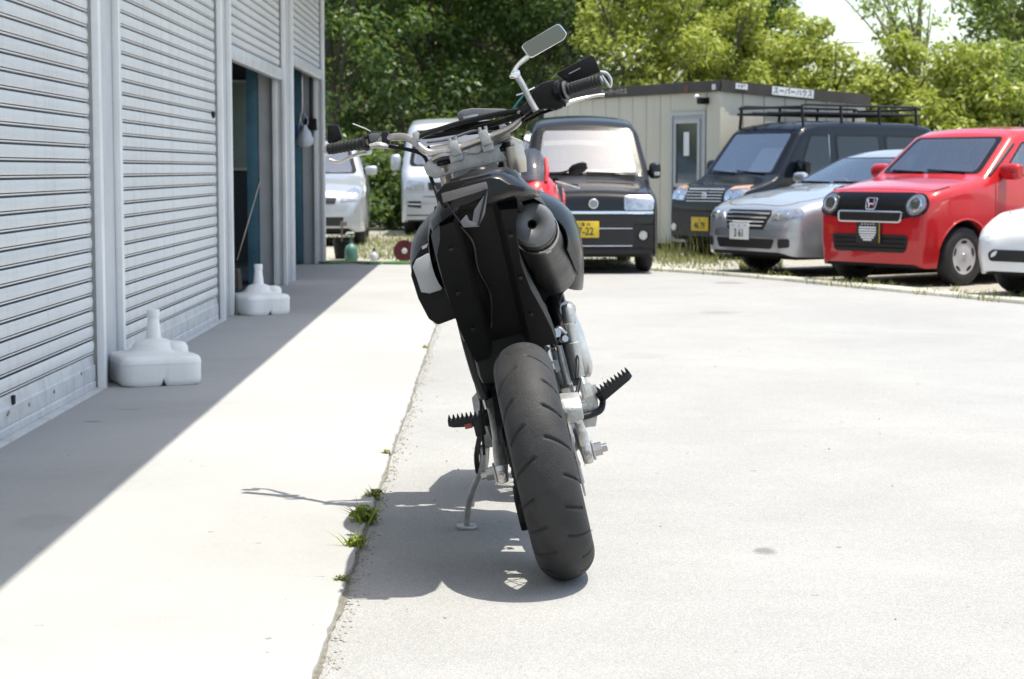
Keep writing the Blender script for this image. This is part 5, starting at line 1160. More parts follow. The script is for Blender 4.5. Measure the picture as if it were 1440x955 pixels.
def foot_peg(tip, root):
    tip = Vector(tip); root = Vector(root); d = (tip - root).normalized(); L_ = (tip - root).length; s_ = Vector((0, 1, 0)); u_ = s_.cross(d).normalized(); u_ = u_ if u_.z > 0 else -u_
    b = MB(); sec = []
    for t, w_, h in ((0, .016, .026), (.12, .026, .024), (.9, .025, .014), (1, .018, .010)):
        c = root.lerp(tip, t); sec.append([c + s_ * w_ - u_ * h, c + s_ * w_ + u_ * .006, c - s_ * w_ + u_ * .006, c - s_ * w_ - u_ * h])
    b.loft(sec); peg = pp('foot_peg', b, 'black_metal', bevel=.003)
    for sy in (-1, 1):
        for k_ in range(9):
            c = root.lerp(tip, .12 + .84 * k_ / 8) + s_ * sy * .021 + u_ * .006
            MB().add([c - d * .0045 - s_ * .004, c + d * .0045 - s_ * .004, c + d * .0045 + s_ * .004, c - d * .0045 + s_ * .004, c + u_ * .012 - d * .001, c + u_ * .012 + d * .001], [(0, 1, 5, 4), (1, 2, 5), (2, 3, 4, 5), (3, 0, 4)]).build('peg_tooth', 'black_metal', peg, smooth=0)
    return peg
foot_peg(bp(886, 524, .47), bp(838, 556, .47)); pl_ = foot_peg(bp(630, 594, .47), bp(688, 585, .47))
pp('peg_reflector', MB().box(bp(659, 599, .44), (.022, .012, .014)), 'reflector_red', pl_, bevel=.002)
pp('peg_mount', MB().box(bp(674, 600, .46), (.03, .04, .05)), 'black_metal', pl_, bevel=.005)
# side stand
ft = G(656, 743); fl = Vector(((ft.x - BX) * math.cos(LEAN), ft.y - BY, -(ft.x - BX) * math.sin(LEAN)))
st = pp('side_stand', MB().tube([bp(681, 628, .50), bp(680, 655, .52), bp(672, 672, .56), bp(660, 705, .63), fl + Vector((.004, 0, .012))], [.016, .013, .0105, .0095, .009], n=10, sub=5), 'cast_alu')
ux = Vector((math.cos(LEAN), 0, -math.sin(LEAN))); uz = Vector((math.sin(LEAN), 0, math.cos(LEAN)))
pp('stand_foot', MB().prism([fl + ux * math.cos(a) * .030 + Vector((0, 1, 0)) * math.sin(a) * .034 + uz * .001 for a in np.linspace(0, 2 * math.pi, 17)[:-1]], uz * .010), 'cast_alu', st, bevel=.002)
pp('stand_spring', MB().tube([bp(675, 612, .49), bp(670, 640, .50), bp(672, 664, .54)], .0075, n=8, sub=3), 'black_metal', st)
# frame, engine, footings
fr_ = MB()
for sg in (-1, 1):
    fr_.tube([(sg * .03, .98, .93), (sg * .10, .75, .80), (sg * .125, .55, .60), (sg * .12, .50, .38), (sg * .10, .55, .26)], .022, n=10, sub=6)
    fr_.tube([(sg * .11, .58, .80), (sg * .10, .25, .90), (sg * .075, -.12, .99)], .012, n=8, sub=5); fr_.tube([(sg * .10, .50, .55), (sg * .05, .32, .74), (sg * .04, .12, .92)], .013, n=8, sub=5)
fr_.tube([(0, 1.0, .85), (0, .95, .55), (0, .86, .28), (0, .6, .23)], .022, n=10, sub=6); pp('frame', fr_, 'black_metal')
eng = pp('engine', MB().bb((-.13, .52, .24), (.12, .86, .50)).bb((-.09, .62, .50), (.09, .82, .74)), 'black_metal', bevel=.02)
pp('clutch_cover', MB().lathe([(.001, .05), (.06, .05), (.085, .04), (.095, .02), (.1, 0), (.001, 0)], (.12, .66, .37), (1, 0, 0), 30), 'alu', eng)
pp('crankcase_cover', MB().lathe([(.001, .045), (.07, .04), (.085, .02), (.09, 0)], (-.13, .72, .36), (-1, 0, 0), 28), 'cast_alu', eng)
for k_ in range(8): pp('cooling_fin', MB().bb((-.10, .60, .52 + k_ * .027), (.10, .84, .528 + k_ * .027)), 'cast_alu', eng)
# silver cluster on the right: linkage, water pump, rear shock reservoir
pp('shock_absorber', MB().tube([(.03, .34, .78), (.03, .40, .48)], .032, n=14), 'alu')
for k_ in range(7): pp('shock_coil', MB().lathe([(.048, 0), (.054, .006), (.048, .012), (.042, .006)], Vector((.03, .345, .76)).lerp(Vector((.03, .395, .52)), k_ / 6), (0, .2, -1), 18, closed=True), 'black_metal')
pp('reservoir_bottle', MB().tube([bp(800, 440, .55), bp(808, 470, .55), bp(822, 515, .55), bp(824, 530, .55)], [.018, .026, .024, .012], n=14, sub=3), 'alu')
pp('hose_union', MB().lathe([(.010, 0), (.024, 0), (.024, .012), (.010, .012)], bp(797, 436, .50), (.3, -1, .2), 18, closed=True), 'cast_alu')
for q, rr in (((778, 470), .014), ((770, 478), .010), ((757, 437), .012), ((750, 448), .007), ((790, 478), .010)): c_ = bp(*q, .36); pp('bolt', MB().cyl(c_, c_ + Vector((.01, -.028, .004)), rr, n=6), 'steel', smooth=20)
for q, a_, rr, m_ in ((((762, 452), (768, 488), (776, 520)), .40, .012, 'alu'), (((786, 486), (792, 512), (799, 540)), .43, .011, 'cast_alu'), (((775, 470), (784, 462), (796, 470)), .41, .009, 'steel'), (((796, 604), (806, 640), (812, 660)), .12, .012, 'alu'), (((770, 530), (778, 560), (786, 590)), .30, .010, 'black_metal')):
    pp('linkage', MB().tube([bp(x, y, a_) for x, y in q], [rr * .8, rr, rr * .9], n=10, sub=4), m_)
pp('caliper_bracket', MB().prism([bp(792, 575, .10), bp(806, 590, .10), bp(816, 630, .10), bp(806, 640, .10), bp(796, 612, .10)], (0, .012, 0)), 'cast_alu', bevel=.002)
pp('hanger_plate', MB().prism([bp(800, 545, .455), bp(830, 538, .455), bp(835, 556, .455), bp(812, 566, .455)], (0, .008, 0)), 'alu', bevel=.002)
pp('exhaust_hanger', MB().prism([bp(744, 432, .34), bp(760, 428, .34), bp(764, 440, .34), bp(750, 446, .34)], (0, .012, 0)), 'cast_alu', bevel=.002)
for pts, r_, m_ in ([[(650, 450), (660, 490), (672, 530), (684, 560)], .017, 'black_metal'], [[(676, 445), (683, 480), (690, 500)], .012, 'black_plastic'], [[(762, 470), (775, 520), (790, 580), (800, 640)], .012, 'black_metal'], [[(668, 510), (676, 545), (684, 575)], .006, 'alu'], [[(676, 560), (677, 590), (681, 640)], .004, 'black_plastic']):
    pp('frame_tube', MB().tube([bp(x, y, .40) for x, y in pts], r_, n=10, sub=4), m_)
pp('heel_guard', MB().prism([bp(661, 510, .44), bp(668, 508, .44), bp(682, 560, .44), bp(677, 572, .44)], (0, .006, 0)), 'cast_alu', bevel=.002)
# exhaust silencer
e0, e1 = Vector((.109, .04, .904)), Vector((.150, .56, .735)); ed = (e1 - e0).normalized()
ms = MB(); n_ = 26; u_, v_ = ms.frame(ed); rings = []
for t, rx_, rz_ in ((0, .049, .049), (.015, .056, .056), (.05, .057, .057), (.06, .0545, .0545), (.55, .064, .070), (.86, .064, .072), (.93, .052, .055), (1.0, .032, .032)):
    c_ = e0.lerp(e1, t); rings.append([c_ + u_ * math.cos(a) * rx_ + v_ * math.sin(a) * rz_ for a in np.linspace(0, 2 * math.pi, n_ + 1)[:-1]])
ms.loft(rings, caps=False); sil = pp('silencer', ms, 'muffler', smooth=50)
ec = MB(); ec.lathe([(.050, .006), (.057, .0), (.058, -.012), (.053, -.022), (.040, -.026), (.014, -.018), (.011, -.014)], e0, ed, 36); ec.lathe([(.011, -.014), (.0105, .05), (.001, .055)], e0, ed, 24, mi=1); pp('silencer_cap', ec, ['muffler_cap', 'dark_gap'], sil, smooth=40)
pp('tail_pipe', MB().lathe([(.0095, .01), (.0095, -.018), (.0115, -.018), (.0115, .01)], e0, ed, 24, closed=True), 'black_metal', sil)
pp('band', MB().lathe([(.0585, 0), (.0600, .004), (.0600, .02), (.0585, .024)], e0 + ed * .05, ed, 30), 'steel', sil)
pp('silencer_bracket', MB().prism([bp(764, 347, .08), bp(772, 344, .08), bp(776, 354, .08), bp(769, 357, .08)], (0, .02, 0)), 'steel', sil)
pp('header_pipe', MB().tube([e1, e1 + Vector((-.01, .12, -.06)), (.15, .62, .55), (.13, .86, .52), (.06, .92, .58), (.03, .84, .66)], .021, n=12, sub=6), 'steel')
pp('heat_shield', MB().loft([[c_ + u2 * .07 for u2 in [Vector((math.cos(a), 0, math.sin(a))) for a in np.linspace(-.5, 1.1, 8)]] for c_ in (e0.lerp(e1, .30), e0.lerp(e1, .85))], caps=False, closed=False), 'black_plastic', sil, solid=.003)
# tail: fender, tail lamp, bracket
rg = []
for y, ht, hb_, zt_, zl in ((-.288, .050, .080, 1.050, .988), (-.27, .060, .105, 1.060, .975), (-.21, .068, .132, 1.066, .962), (-.10, .074, .142, 1.056, .952), (.08, .080, .148, 1.036, .948), (.25, .086, .150, 1.016, .935)):
    rg.append([(-hb_, y, zl), (-hb_ * 1.02, y, zl + .018), (-(ht + (hb_ - ht) * .55), y, zl + (zt_ - zl) * .62), (-ht, y, zt_ - .008), (-ht * .6, y, zt_), (ht * .6, y, zt_), (ht, y, zt_ - .008), (ht + (hb_ - ht) * .55, y, zl + (zt_ - zl) * .62), (hb_ * 1.0, y, zl + .034), (hb_ * .97, y, zl + .024), (hb_ * .7, y, zl + .022), (-hb_ * .7, y, zl + .012)])
tail = pp('tail_cowl', MB().loft(rg), 'black_gloss', bevel=.004)
rg = []   # rear fender: raised flanges either side of a recessed centre channel
for y, lw, hw_, z in ((-.235, .120, .078, .962), (-.20, .128, .066, .93), (-.12, .148, .060, .89), (.0, .152, .056, .82), (.10, .150, .066, .745), (.18, .146, .084, .68), (.24, .136, .098, .62), (.285, .124, .104, .57)):
    rg.append([(-lw, y + .03, z + .03), (-lw * .97, y, z), (-.082, y, z + .004), (-.066, y + .02, z + .040), (.020, y + .02, z + .042), (.036, y, z + .006), (hw_, y, z), (hw_ + .004, y + .03, z + .03), (hw_, y + .045, z + .05), (-lw, y + .045, z + .05)])
fen = pp('rear_fender', MB().loft(rg), 'black_plastic', smooth=30)
for (x_, y_, z_) in ((-.105, -.15, .900), (.046, -.15, .900), (-.118, .05, .778), (.046, .05, .782), (-.105, .19, .668), (.052, .19, .672)):
    pp('fender_bolt', MB().lathe([(.006, -.001), (.006, .003), (.004, .0045), (.001, .0045)], (x_, y_, z_), (0, -.8, -.55), 12), 'black_metal', fen)
pp('loom', MB().tube([(-.07, -.18, .955), (-.05, -.08, .905), (-.055, .05, .83), (-.04, .15, .75), (-.06, .24, .66)], .005, n=8, sub=5), 'black_gloss', fen)
pp('inner_fender', MB().bb((-.125, .30, .50), (.075, .50, .93)), 'black_plastic', bevel=.03)
pp('airbox', MB().bb((-.15, .34, .62), (.06, .62, .93)), 'black_plastic', bevel=.03)
lens = [bp(620, 272, -.295), bp(684, 255, -.295), bp(687, 266, -.295), bp(623, 286, -.295)]
tl = pp('tail_lamp', MB().prism(lens, (0, .03, 0)), 'lens_smoke', tail, bevel=.004)
pp('lamp_housing', MB().prism([p + Vector((0, .004, 0)) for p in [bp(612, 274, -.285), bp(625, 258, -.285), bp(690, 244, -.285), bp(700, 262, -.285), bp(690, 275, -.285), bp(622, 292, -.285)]], (0, .04, 0)), 'black_plastic', tail, bevel=.004)
vb = MB(); vb.prism([bp(686, 268, -.305), bp(682, 300, -.305), bp(674, 317, -.305), bp(664, 312, -.305), bp(667, 295, -.305), bp(680, 276, -.305)], (0, .02, 0)); pp('plate_bracket', vb, 'muffler_cap', bevel=.002)
vb = MB(); vb.prism([bp(647, 312, -.305), bp(656, 302, -.305), bp(660, 311, -.305), bp(674, 313, -.305), bp(674, 319, -.305), bp(652, 320, -.305)], (0, .02, 0)); pp('plate_bracket', vb, 'muffler_cap', bevel=.002)
pp('bracket_strut', MB().tube([bp(627, 284, -.30), bp(648, 314, -.30)], .0018, n=6).tube([bp(684, 268, -.31), bp(673, 318, -.31)], .003, n=6), 'black_metal')
# seat
rg = []
for y, hw_, z in ((-.24, .05, 1.060), (-.22, .075, 1.072), (-.1, .092, 1.070), (.1, .10, 1.045), (.3, .095, 1.02), (.5, .085, 1.02), (.6, .075, 1.035)):
    rg.append([(-hw_, y, z - .05), (-hw_ * 1.05, y, z - .025), (-hw_ * .85, y, z - .004), (0, y, z + .004), (hw_ * .85, y, z - .004), (hw_ * 1.05, y, z - .025), (hw_, y, z - .05)])
pp('seat', MB().loft(rg), 'black_plastic', smooth=50)
# side covers, tank and shrouds
def sheet(name, grid, m, par=None, th=.006):
    vs = [p for r in grid for p in r]; n = len(grid[0]); mb = MB(); mb.add(vs, [(i * n + j, i * n + j + 1, (i + 1) * n + j + 1, (i + 1) * n + j) for i in range(len(grid) - 1) for j in range(n - 1)])
    o = mb.build(name, m, par or bike, smooth=60, solid=th); 
    md = o.modifiers.new('sub', 'SUBSURF'); md.levels = 2; md.render_levels = 2; return o
for sg in (-1, 1):
    sheet('side_cover', [[(sg * .088, -.16, 1.035), (sg * .108, -.12, 1.005), (sg * .115, -.08, .975)], [(sg * .10, .05, 1.02), (sg * .145, .08, .985), (sg * .165, .12, .955)], [(sg * .105, .28, .995), (sg * .175, .28, .93), (sg * .180, .30, .80)], [(sg * .11, .46, .985), (sg * .165, .46, .92), (sg * .150, .46, .74)]], 'black_gloss')
    o = sheet('radiator_shroud', [[(sg * .105, .44, .985), (sg * .150, .45, .92), (sg * .160, .46, .80), (sg * .140, .47, .70)], [(sg * .125, .54, .995), (sg * .225, .55, .935), (sg * .258, .56, .82), (sg * .215, .57, .665)], [(sg * .13, .70, 1.0), (sg * .235, .72, .94), (sg * .262, .74, .83), (sg * .225, .74, .66)], [(sg * .12, .90, .97), (sg * .215, .94, .90), (sg * .235, .95, .80), (sg * .205, .92, .68)]], 'black_gloss', th=.008)
pnl = [(585, 365), (600, 357), (618, 354), (620, 372), (625, 400), (620, 408), (604, 413), (592, 411), (586, 392), (580, 376)]
pp('shroud_graphic', MB().prism(poly_bp(pnl, .462), (0, .012, 0)), 'grey_panel', bevel=.004)
pp('shroud_graphic', MB().prism(poly_bp([(593, 347), (602, 342), (600, 348), (594, 351)], .464), (0, .008, 0)), 'grey_panel')
tk = []
for y, hw_, z, zl in ((.50, .095, 1.02, .90), (.58, .125, 1.05, .86), (.70, .14, 1.065, .84), (.85, .13, 1.06, .86), (.93, .09, 1.03, .9)):
    tk.append([(-hw_, y, zl), (-hw_ * 1.05, y, (z + zl) / 2 + .02), (-hw_ * .75, y, z - .012), (0, y, z), (hw_ * .75, y, z - .012), (hw_ * 1.05, y, (z + zl) / 2 + .02), (hw_, y, zl)])
pp('fuel_tank', MB().loft(tk), 'black_gloss', smooth=60)
pp('tank_cap', MB().lathe([(.03, 0), (.034, .004), (.034, .014), (.028, .02), (.001, .021)], (0, .74, 1.062), (0, -.05, 1), 24), 'black_metal')
pp('side_filler', MB().prism(poly_bp([(607, 330), (640, 318), (690, 330), (690, 470), (664, 470), (646, 446), (616, 457), (603, 449), (588, 420), (578, 388), (579, 370), (592, 348)], .47), (0, .02, 0)), 'black_plastic', bevel=.006)  # added black filler plates that keep the open gaps dark
pp('side_filler', MB().prism(poly_bp([(740, 300), (790, 300), (806, 350), (806, 400), (792, 412), (786, 432), (770, 440), (740, 440)], .585), (0, .02, 0)), 'black_plastic', bevel=.006)
pp('gap_filler', MB().prism(poly_bp([(714, 285), (728, 345), (744, 380), (757, 415), (770, 432), (768, 450), (735, 452), (714, 400)], .30), (0, .015, 0)), 'black_plastic', bevel=.005)  # added black plate keeping the gap between fender and silencer dark
# fork, triple clamp
fork = MB()
fw = make_wheel('front_wheel', 1.40, .300, .118, .222, grooves=False)
for sg, pxs in ((-1, (592, 248)), (1, (716, 200))):
    pp('fork_leg', MB().tube([(sg * .098, .955, 1.115), (sg * .098, 1.03, .93), (sg * .098, 1.14, .70), (sg * .098, 1.385, .30)], [.0235, .0245, .0275, .0275], n=16), 'fork_gold')
    pp('fork_cap', MB().lathe([(.025, 0), (.025, .012), (.018, .016), (.012, .024), (.001, .024)], (sg * .098, .952, 1.118), (0, -.28, 1), 20), 'black_metal')
pp('front_axle', MB().cyl((-.13, 1.40, .30), (.13, 1.40, .30), .012), 'steel')
pp('front_fender', MB().loft([[(-w_, y, z - .03), (-w_ * .8, y, z), (0, y, z + .012), (w_ * .8, y, z), (w_, y, z - .03)] for y, z, w_ in ((1.0, .70, .06), (1.15, .735, .08), (1.35, .74, .085), (1.6, .70, .07), (1.75, .65, .045))], caps=False, closed=False), 'black_gloss', solid=.005, smooth=50)
pp('headlight_cowl', MB().loft([[(x * w_, y, z0 + (z1 - z0) * t) for x, t in ((-.8, 0), (-1, .4), (-.85, .9), (-.4, 1), (.4, 1), (.85, .9), (1, .4), (.8, 0))] for y, w_, z0, z1 in ((1.04, .11, .90, 1.17), (1.12, .12, .86, 1.16), (1.22, .10, .84, 1.08), (1.27, .07, .86, 1.0))]), 'grey_panel', bevel=.006)
D = .93
def bq(l, dy=D): return [bp(x, y, dy) for x, y in l]
top_cl = [(595, 232), (607, 222), (650, 214), (715, 190), (735, 198), (738, 212), (728, 226), (700, 228), (640, 242), (612, 252), (600, 246)]
pp('triple_clamp', MB().prism(bq(top_cl, .94), (0, .05, .0)), 'cast_alu', bevel=.006)
pp('clamp_pinch', MB().tube(bq([(608, 226), (622, 220), (640, 219)], .93), [.010, .013, .009], n=8, sub=3), 'steel'); pp('clamp_pinch', MB().tube(bq([(690, 202), (704, 196), (718, 190)], .93), [.009, .012, .010], n=8, sub=3), 'steel')
pp('clamp_nut', MB().prism(bq([(656, 216), (664, 203), (682, 198), (684, 208), (672, 216)], .92), (0, .03, 0)), 'cast_alu', bevel=.003)
pp('fork_tube_guard', MB().tube(bq([(722, 205), (727, 225), (730, 243)], .93), [.026, .029, .024], n=14, sub=3), 'fork_gold')
pp('clamp_shadow_bracket', MB().prism(bq([(705, 215), (722, 210), (728, 240), (716, 250), (700, 235)], .97), (0, .03, 0)), 'black_plastic', bevel=.003)
# handlebar: bends follow the photo; turned a little to the right
bar_px = [(462, 210, 1.18), (500, 203, 1.14), (530, 198, 1.10), (552, 193, 1.06), (570, 193, 1.02), (584, 200, .985), (597, 212, .955), (612, 215, .945), (645, 208, .93), (690, 192, .905), (716, 181, .89), (730, 170, .88), (741, 155, .865), (756, 145, .85), (790, 128, .81), (846, 112, .76)]
hb = pp('handlebar', MB().tube([bp(*q) for q in bar_px], .0115, n=14, sub=5), 'alu_bar')
for q in ((590, 203, .955), (640, 207, .93), (683, 191, .905), (640, 203, .93)):
    pass
for q in ((640, 209, .925), (682, 194, .905)):
    c_ = bp(*q); cl = pp('bar_clamp', MB().box(c_, (.030, .045, .046), Matrix.Rotation(R(-8), 3, 'Y')), 'cast_alu', hb, bevel=.006)
    for dx in (-.009, .009):
        pp('clamp_bolt', MB().cyl(c_ + Vector((dx, -.012, .022)), c_ + Vector((dx, -.012, .034)), .006, n=8), 'steel', cl)
pp('bar_mount', MB().prism(bq([(630, 216), (648, 210), (652, 224), (634, 230)], .92), (0, .03, 0)), 'cast_alu', hb, bevel=.003)
pp('bar_mount', MB().prism(bq([(676, 201), (692, 196), (696, 210), (680, 215)], .90), (0, .03, 0)), 'cast_alu', hb, bevel=.003)
def grip(pts, r0, ring=True):
    P = [bp(*q) for q in pts]; b = MB().tube(P, r0, n=18); g_ = pp('grip', b, 'rubber', hb)
    for k_ in range(9): c_ = P[0].lerp(P[-1], .1 + .8 * k_ / 8); pp('grip_rib', MB().lathe([(r0 + .0005, -.0035), (r0 + .0018, 0), (r0 + .0005, .0035)], c_, P[-1] - P[0], 18), 'rubber', g_)
    pp('grip_flange', MB().lathe([(r0, -.004), (r0 + .010, -.002), (r0 + .010, .002), (r0, .004)], P[-1], P[-1] - P[0], 20), 'rubber', g_); return g_
gl = grip([(463, 210, 1.18), (490, 205, 1.15), (515, 200.5, 1.122)], .0168); gr_ = grip([(846, 112, .76), (822, 119, .78), (797, 126.5, .805)], .0175)
pp('bar_end', MB().cyl(bp(458, 211, 1.186), bp(463, 210, 1.18), .019, n=16), 'alu', gl); pp('grip_lettering_band', MB().tube([bp(803, 117.5, .785), bp(830, 108.5, .765)], .0022, n=6), 'muffler_cap', gr_)
# switch gear, clutch side
pp('switch_box', MB().prism(bq([(515, 190), (521, 185), (534, 185), (540, 197), (536, 203), (519, 206)], 1.09), (0, .05, 0)), 'black_gloss', hb, bevel=.006)
pp('switch_plate', MB().prism(bq([(518, 190), (522, 187), (533, 187), (538, 197), (521, 200)], 1.083), (0, .01, 0)), 'muffler_cap', hb, bevel=.002)
pp('lever_perch', MB().prism(bq([(536, 186), (546, 184), (549, 204), (537, 208)], 1.06), (0, .04, 0)), 'black_metal', hb, bevel=.005)
pp('perch_pivot', MB().tube(bq([(520, 206), (532, 204), (545, 206), (560, 207)], 1.06), [.008, .010, .008, .005], n=8, sub=3), 'cast_alu', hb)
lv = pp('clutch_lever', MB().tube([bp(519, 214, 1.15), bp(506, 216, 1.19), bp(490, 222, 1.24), bp(477, 228, 1.26), bp(464, 225, 1.27)], [.012, .010, .0075, .008, .009], n=10, sub=5, flat=.7), 'alu', hb)
pp('mirror_stub', MB().tube(bq([(496, 174), (514, 181), (521, 185)], 1.11), .0022, n=6), 'steel', hb)
pp('hand_guard', MB().prism(bq([(460, 176), (475, 175), (482, 196), (465, 204), (460, 200)], 1.22), (0, .03, 0)), 'black_plastic', hb, bevel=.006)
# throttle, front brake side
pp('throttle_housing', MB().prism(bq([(748, 128), (760, 117), (778, 112), (790, 116), (795, 130), (794, 150), (782, 156), (768, 152), (752, 158), (744, 145)], .80), (0, .06, 0)), 'black_plastic', hb, bevel=.012)
pp('throttle_collar', MB().lathe([(.018, -.012), (.03, -.008), (.031, .008), (.018, .012)], bp(788, 128, .80), bp(797, 126, .79) - bp(788, 129, .80), 20), 'black_gloss', hb)
pp('collar_ring', MB().lathe([(.018, -.003), (.027, -.002), (.027, .002), (.018, .003)], bp(796, 126.8, .797), bp(846, 112, .76) - bp(797, 126, .80), 20), 'muffler_cap', hb)
pp('hand_guard', MB().prism(bq([(782, 103), (830, 77), (836, 79), (845, 101), (806, 118), (795, 116)], .86), (0, .035, .0)), 'black_plastic', hb, bevel=.008)
pp('guard_lettering', MB().tube(bq([(800, 104), (816, 96)], .852), .0022, n=6), 'muffler_cap', hb)
pp('guard_strap', MB().tube(bq([(844, 101), (853, 103), (859, 112), (858, 122), (852, 115), (846, 106)], .80), .0045, n=8, sub=4), 'alu', hb)
pp('brake_lever', MB().tube([bp(793, 147, .82), bp(805, 142, .84), bp(825, 137, .86), bp(842, 134, .86), bp(850, 134, .86)], [.011, .0095, .0075, .0075, .009], n=10, sub=5, flat=.75), 'alu', hb)
pp('brake_master', MB().tube(bq([(733, 158), (745, 150), (758, 143)], .83), [.014, .018, .014], n=10, sub=3), 'black_metal', hb); pp('brake_reservoir', MB().prism(bq([(726, 158), (740, 148), (748, 155), (736, 166)], .84), (0, .04, 0)), 'cast_alu', hb, bevel=.004)
# mirror
mir = pp('mirror_stem', MB().tube([bp(754, 156, .80), bp(745, 140, .80), bp(735, 120, .80), bp(727, 107, .80)], [.010, .009, .0095, .010], n=12, sub=4), 'cast_alu', hb)
pp('stem_knuckle', MB().prism(bq([(716, 108), (720, 99), (730, 98), (732, 104), (727, 110), (718, 110)], .79), (0, .025, 0)), 'chrome', mir, bevel=.003)
pp('mirror_arm', MB().tube([bp(722, 103, .80), bp(728, 92, .81), bp(742, 80, .82)], [.007, .006, .008], n=10, sub=4), 'alu', mir)
mo = rounded([(733, 66), (737, 61), (786, 32), (798, 47), (794, 55), (745, 83)], 6, 5)
mh = pp('mirror_housing', MB().prism(bq(mo, .815), (0, .022, 0)), 'chrome', mir, bevel=.003)
cxm = sum(p[0] for p in mo) / len(mo); cym = sum(p[1] for p in mo) / len(mo)
gls = MB(); pts = [bp(cxm + (x - cxm) * .96, cym + (y - cym) * .94, .8132) for x, y in mo]; gls.add(pts, [tuple(range(len(pts)))]); pp('mirror_face', gls, 'mirror_glass', mh, smooth=0)
# cables and hoses
for nm, pts, r_, m_ in [('brake_hose', [(735, 160, .84), (715, 168, .9), (680, 178, 1.0), (640, 186, 1.03), (600, 192, 1.02), (584, 190, 1.0)], .0085, 'black_plastic'),
    ('throttle_cable', [(750, 150, .82), (720, 158, .88), (680, 166, .98), (640, 176, 1.02), (590, 188, 1.02)], .0065, 'black_plastic'),
    ('clutch_cable', [(546, 206, 1.06), (580, 212, 1.0), (598, 222, .98), (606, 250, .95), (614, 272, .90), (622, 300, .8)], .006, 'black_plastic'),
    ('wiring', [(560, 207, 1.05), (580, 211, 1.0), (596, 212, .98), (604, 206, .98)], .005, 'black_plastic'),
    ('wiring', [(600, 200, 1.0), (630, 196, 1.0), (668, 184, .99), (700, 186, .97)], .0045, 'muffler_cap'),
    ('wiring', [(596, 208, .99), (625, 203, 1.0), (650, 202, .98)], .0045, 'alu'),
    ('cross_brace', [(583, 196, .97), (605, 186, .97), (650, 172, .94), (700, 160, .90), (735, 155, .86)], .0075, 'black_metal'),
    ('blue_wire', [(742, 126, .80), (733, 138, .81), (722, 152, .84)], .0028, 'cable_blue'), ('blue_wire', [(752, 123, .80), (738, 130, .80), (726, 134, .80)], .0022, 'plate_white'),
    ('throttle_cable', [(760, 152, .82), (742, 162, .84), (730, 175, .9), (716, 182, .95)], .006, 'black_plastic'), ('throttle_cable', [(790, 150, .81), (765, 158, .83), (745, 168, .86), (722, 180, .92)], .005, 'black_plastic'),
    ('brake_hose', [(724, 182, .92), (708, 168, .97), (712, 160, .98), (716, 154, .98)], .006, 'black_plastic')]:
    pp(nm, MB().tube([bp(*q) for q in pts], r_, n=8, sub=6), m_)
gd = pp('cable_guide', MB().prism(bq([(580, 187), (586, 184), (590, 188), (588, 206), (580, 206)], .955), (0, .03, 0)), 'cast_alu', hb, bevel=.003)
pp('meter', MB().prism(bq([(642, 160), (648, 155), (664, 152), (712, 153), (716, 160), (690, 166), (660, 170), (646, 172)], 1.02), (0, .05, 0)), 'muffler_cap', bevel=.008)
pp('meter_lens', MB().prism(bq([(650, 164), (672, 160), (674, 165), (654, 170)], 1.012), (0, .01, 0)), 'glass_pale', bevel=.002)
pp('meter_bracket', MB().prism(bq([(626, 176), (700, 168), (706, 184), (660, 190), (620, 190)], 1.03), (0, .02, 0)), 'black_plastic', bevel=.004)
pp('ignition_switch', MB().prism(bq([(700, 172), (716, 168), (722, 178), (704, 184)], 1.0), (0, .03, 0)), 'plate_white', bevel=.003)
# ------------------------------------------------------------------ red sports bike behind it
RB = Vector((.57, 17.6, 0)); rbk = thing('sports_bike', 'red faired sports motorcycle half hidden behind the supermoto', 'motorcycle', RB, R(-12)); rbk.rotation_euler = (0, R(-8), R(-12))
def rp(name, mb, m, par=None, **k): return mb.build(name, m, par or rbk, **k)
# local: -y is its front (towards the camera), z up
def spwheel(y, r, w_, nm):
    o = MB().lathe([(r * .62, -w_ * .4), (r * .7, -w_ * .5), (r * .88, -w_ * .48), (r * .97, -w_ * .25), (r, 0), (r * .97, w_ * .25), (r * .88, w_ * .48), (r * .7, w_ * .5), (r * .62, w_ * .4)], (0, y, r), (1, 0, 0), 36, closed=True).build(nm, 'rubber', rbk)
    rm = MB().lathe([(r * .66, -w_ * .3), (r * .58, -.02), (r * .58, .02), (r * .66, w_ * .3)], (0, y, r), (1, 0, 0), 36, closed=True)
    for k_ in range(6): a = k_ * math.pi / 3; rm.tube([(0, y + .04 * math.sin(a), r + .04 * math.cos(a)), (0, y + r * .6 * math.sin(a), r + r * .6 * math.cos(a))], .014, n=6)
    rm.build('rim', 'black_metal', o)
spwheel(-.62, .28, .11, 'front_wheel'); spwheel(.62, .29, .15, 'rear_wheel')
cw = MB(); cw.loft([[(x * w_, y, z0 + (z1 - z0) * t) for x, t in ((0, -.05), (-.7, .05), (-1, .4), (-.85, .8), (-.5, 1), (.5, 1), (.85, .8), (1, .4), (.7, .05))] for y, w_, z0, z1 in ((-.66, .06, .72, .80), (-.60, .14, .66, .90), (-.48, .20, .56, .99), (-.34, .235, .50, 1.02), (-.22, .23, .50, .99))]); rp('fairing', cw, 'red_paint', smooth=50)
rp('lower_fairing', MB().loft([[(x * w_, y, z0 + (z1 - z0) * t) for x, t in ((-.6, 0), (-1, .4), (-.95, 1), (.95, 1), (1, .4), (.6, 0))] for y, w_, z0, z1 in ((-.30, .19, .30, .56), (0, .20, .18, .56), (.3, .15, .20, .46))]), 'red_paint', smooth=50)
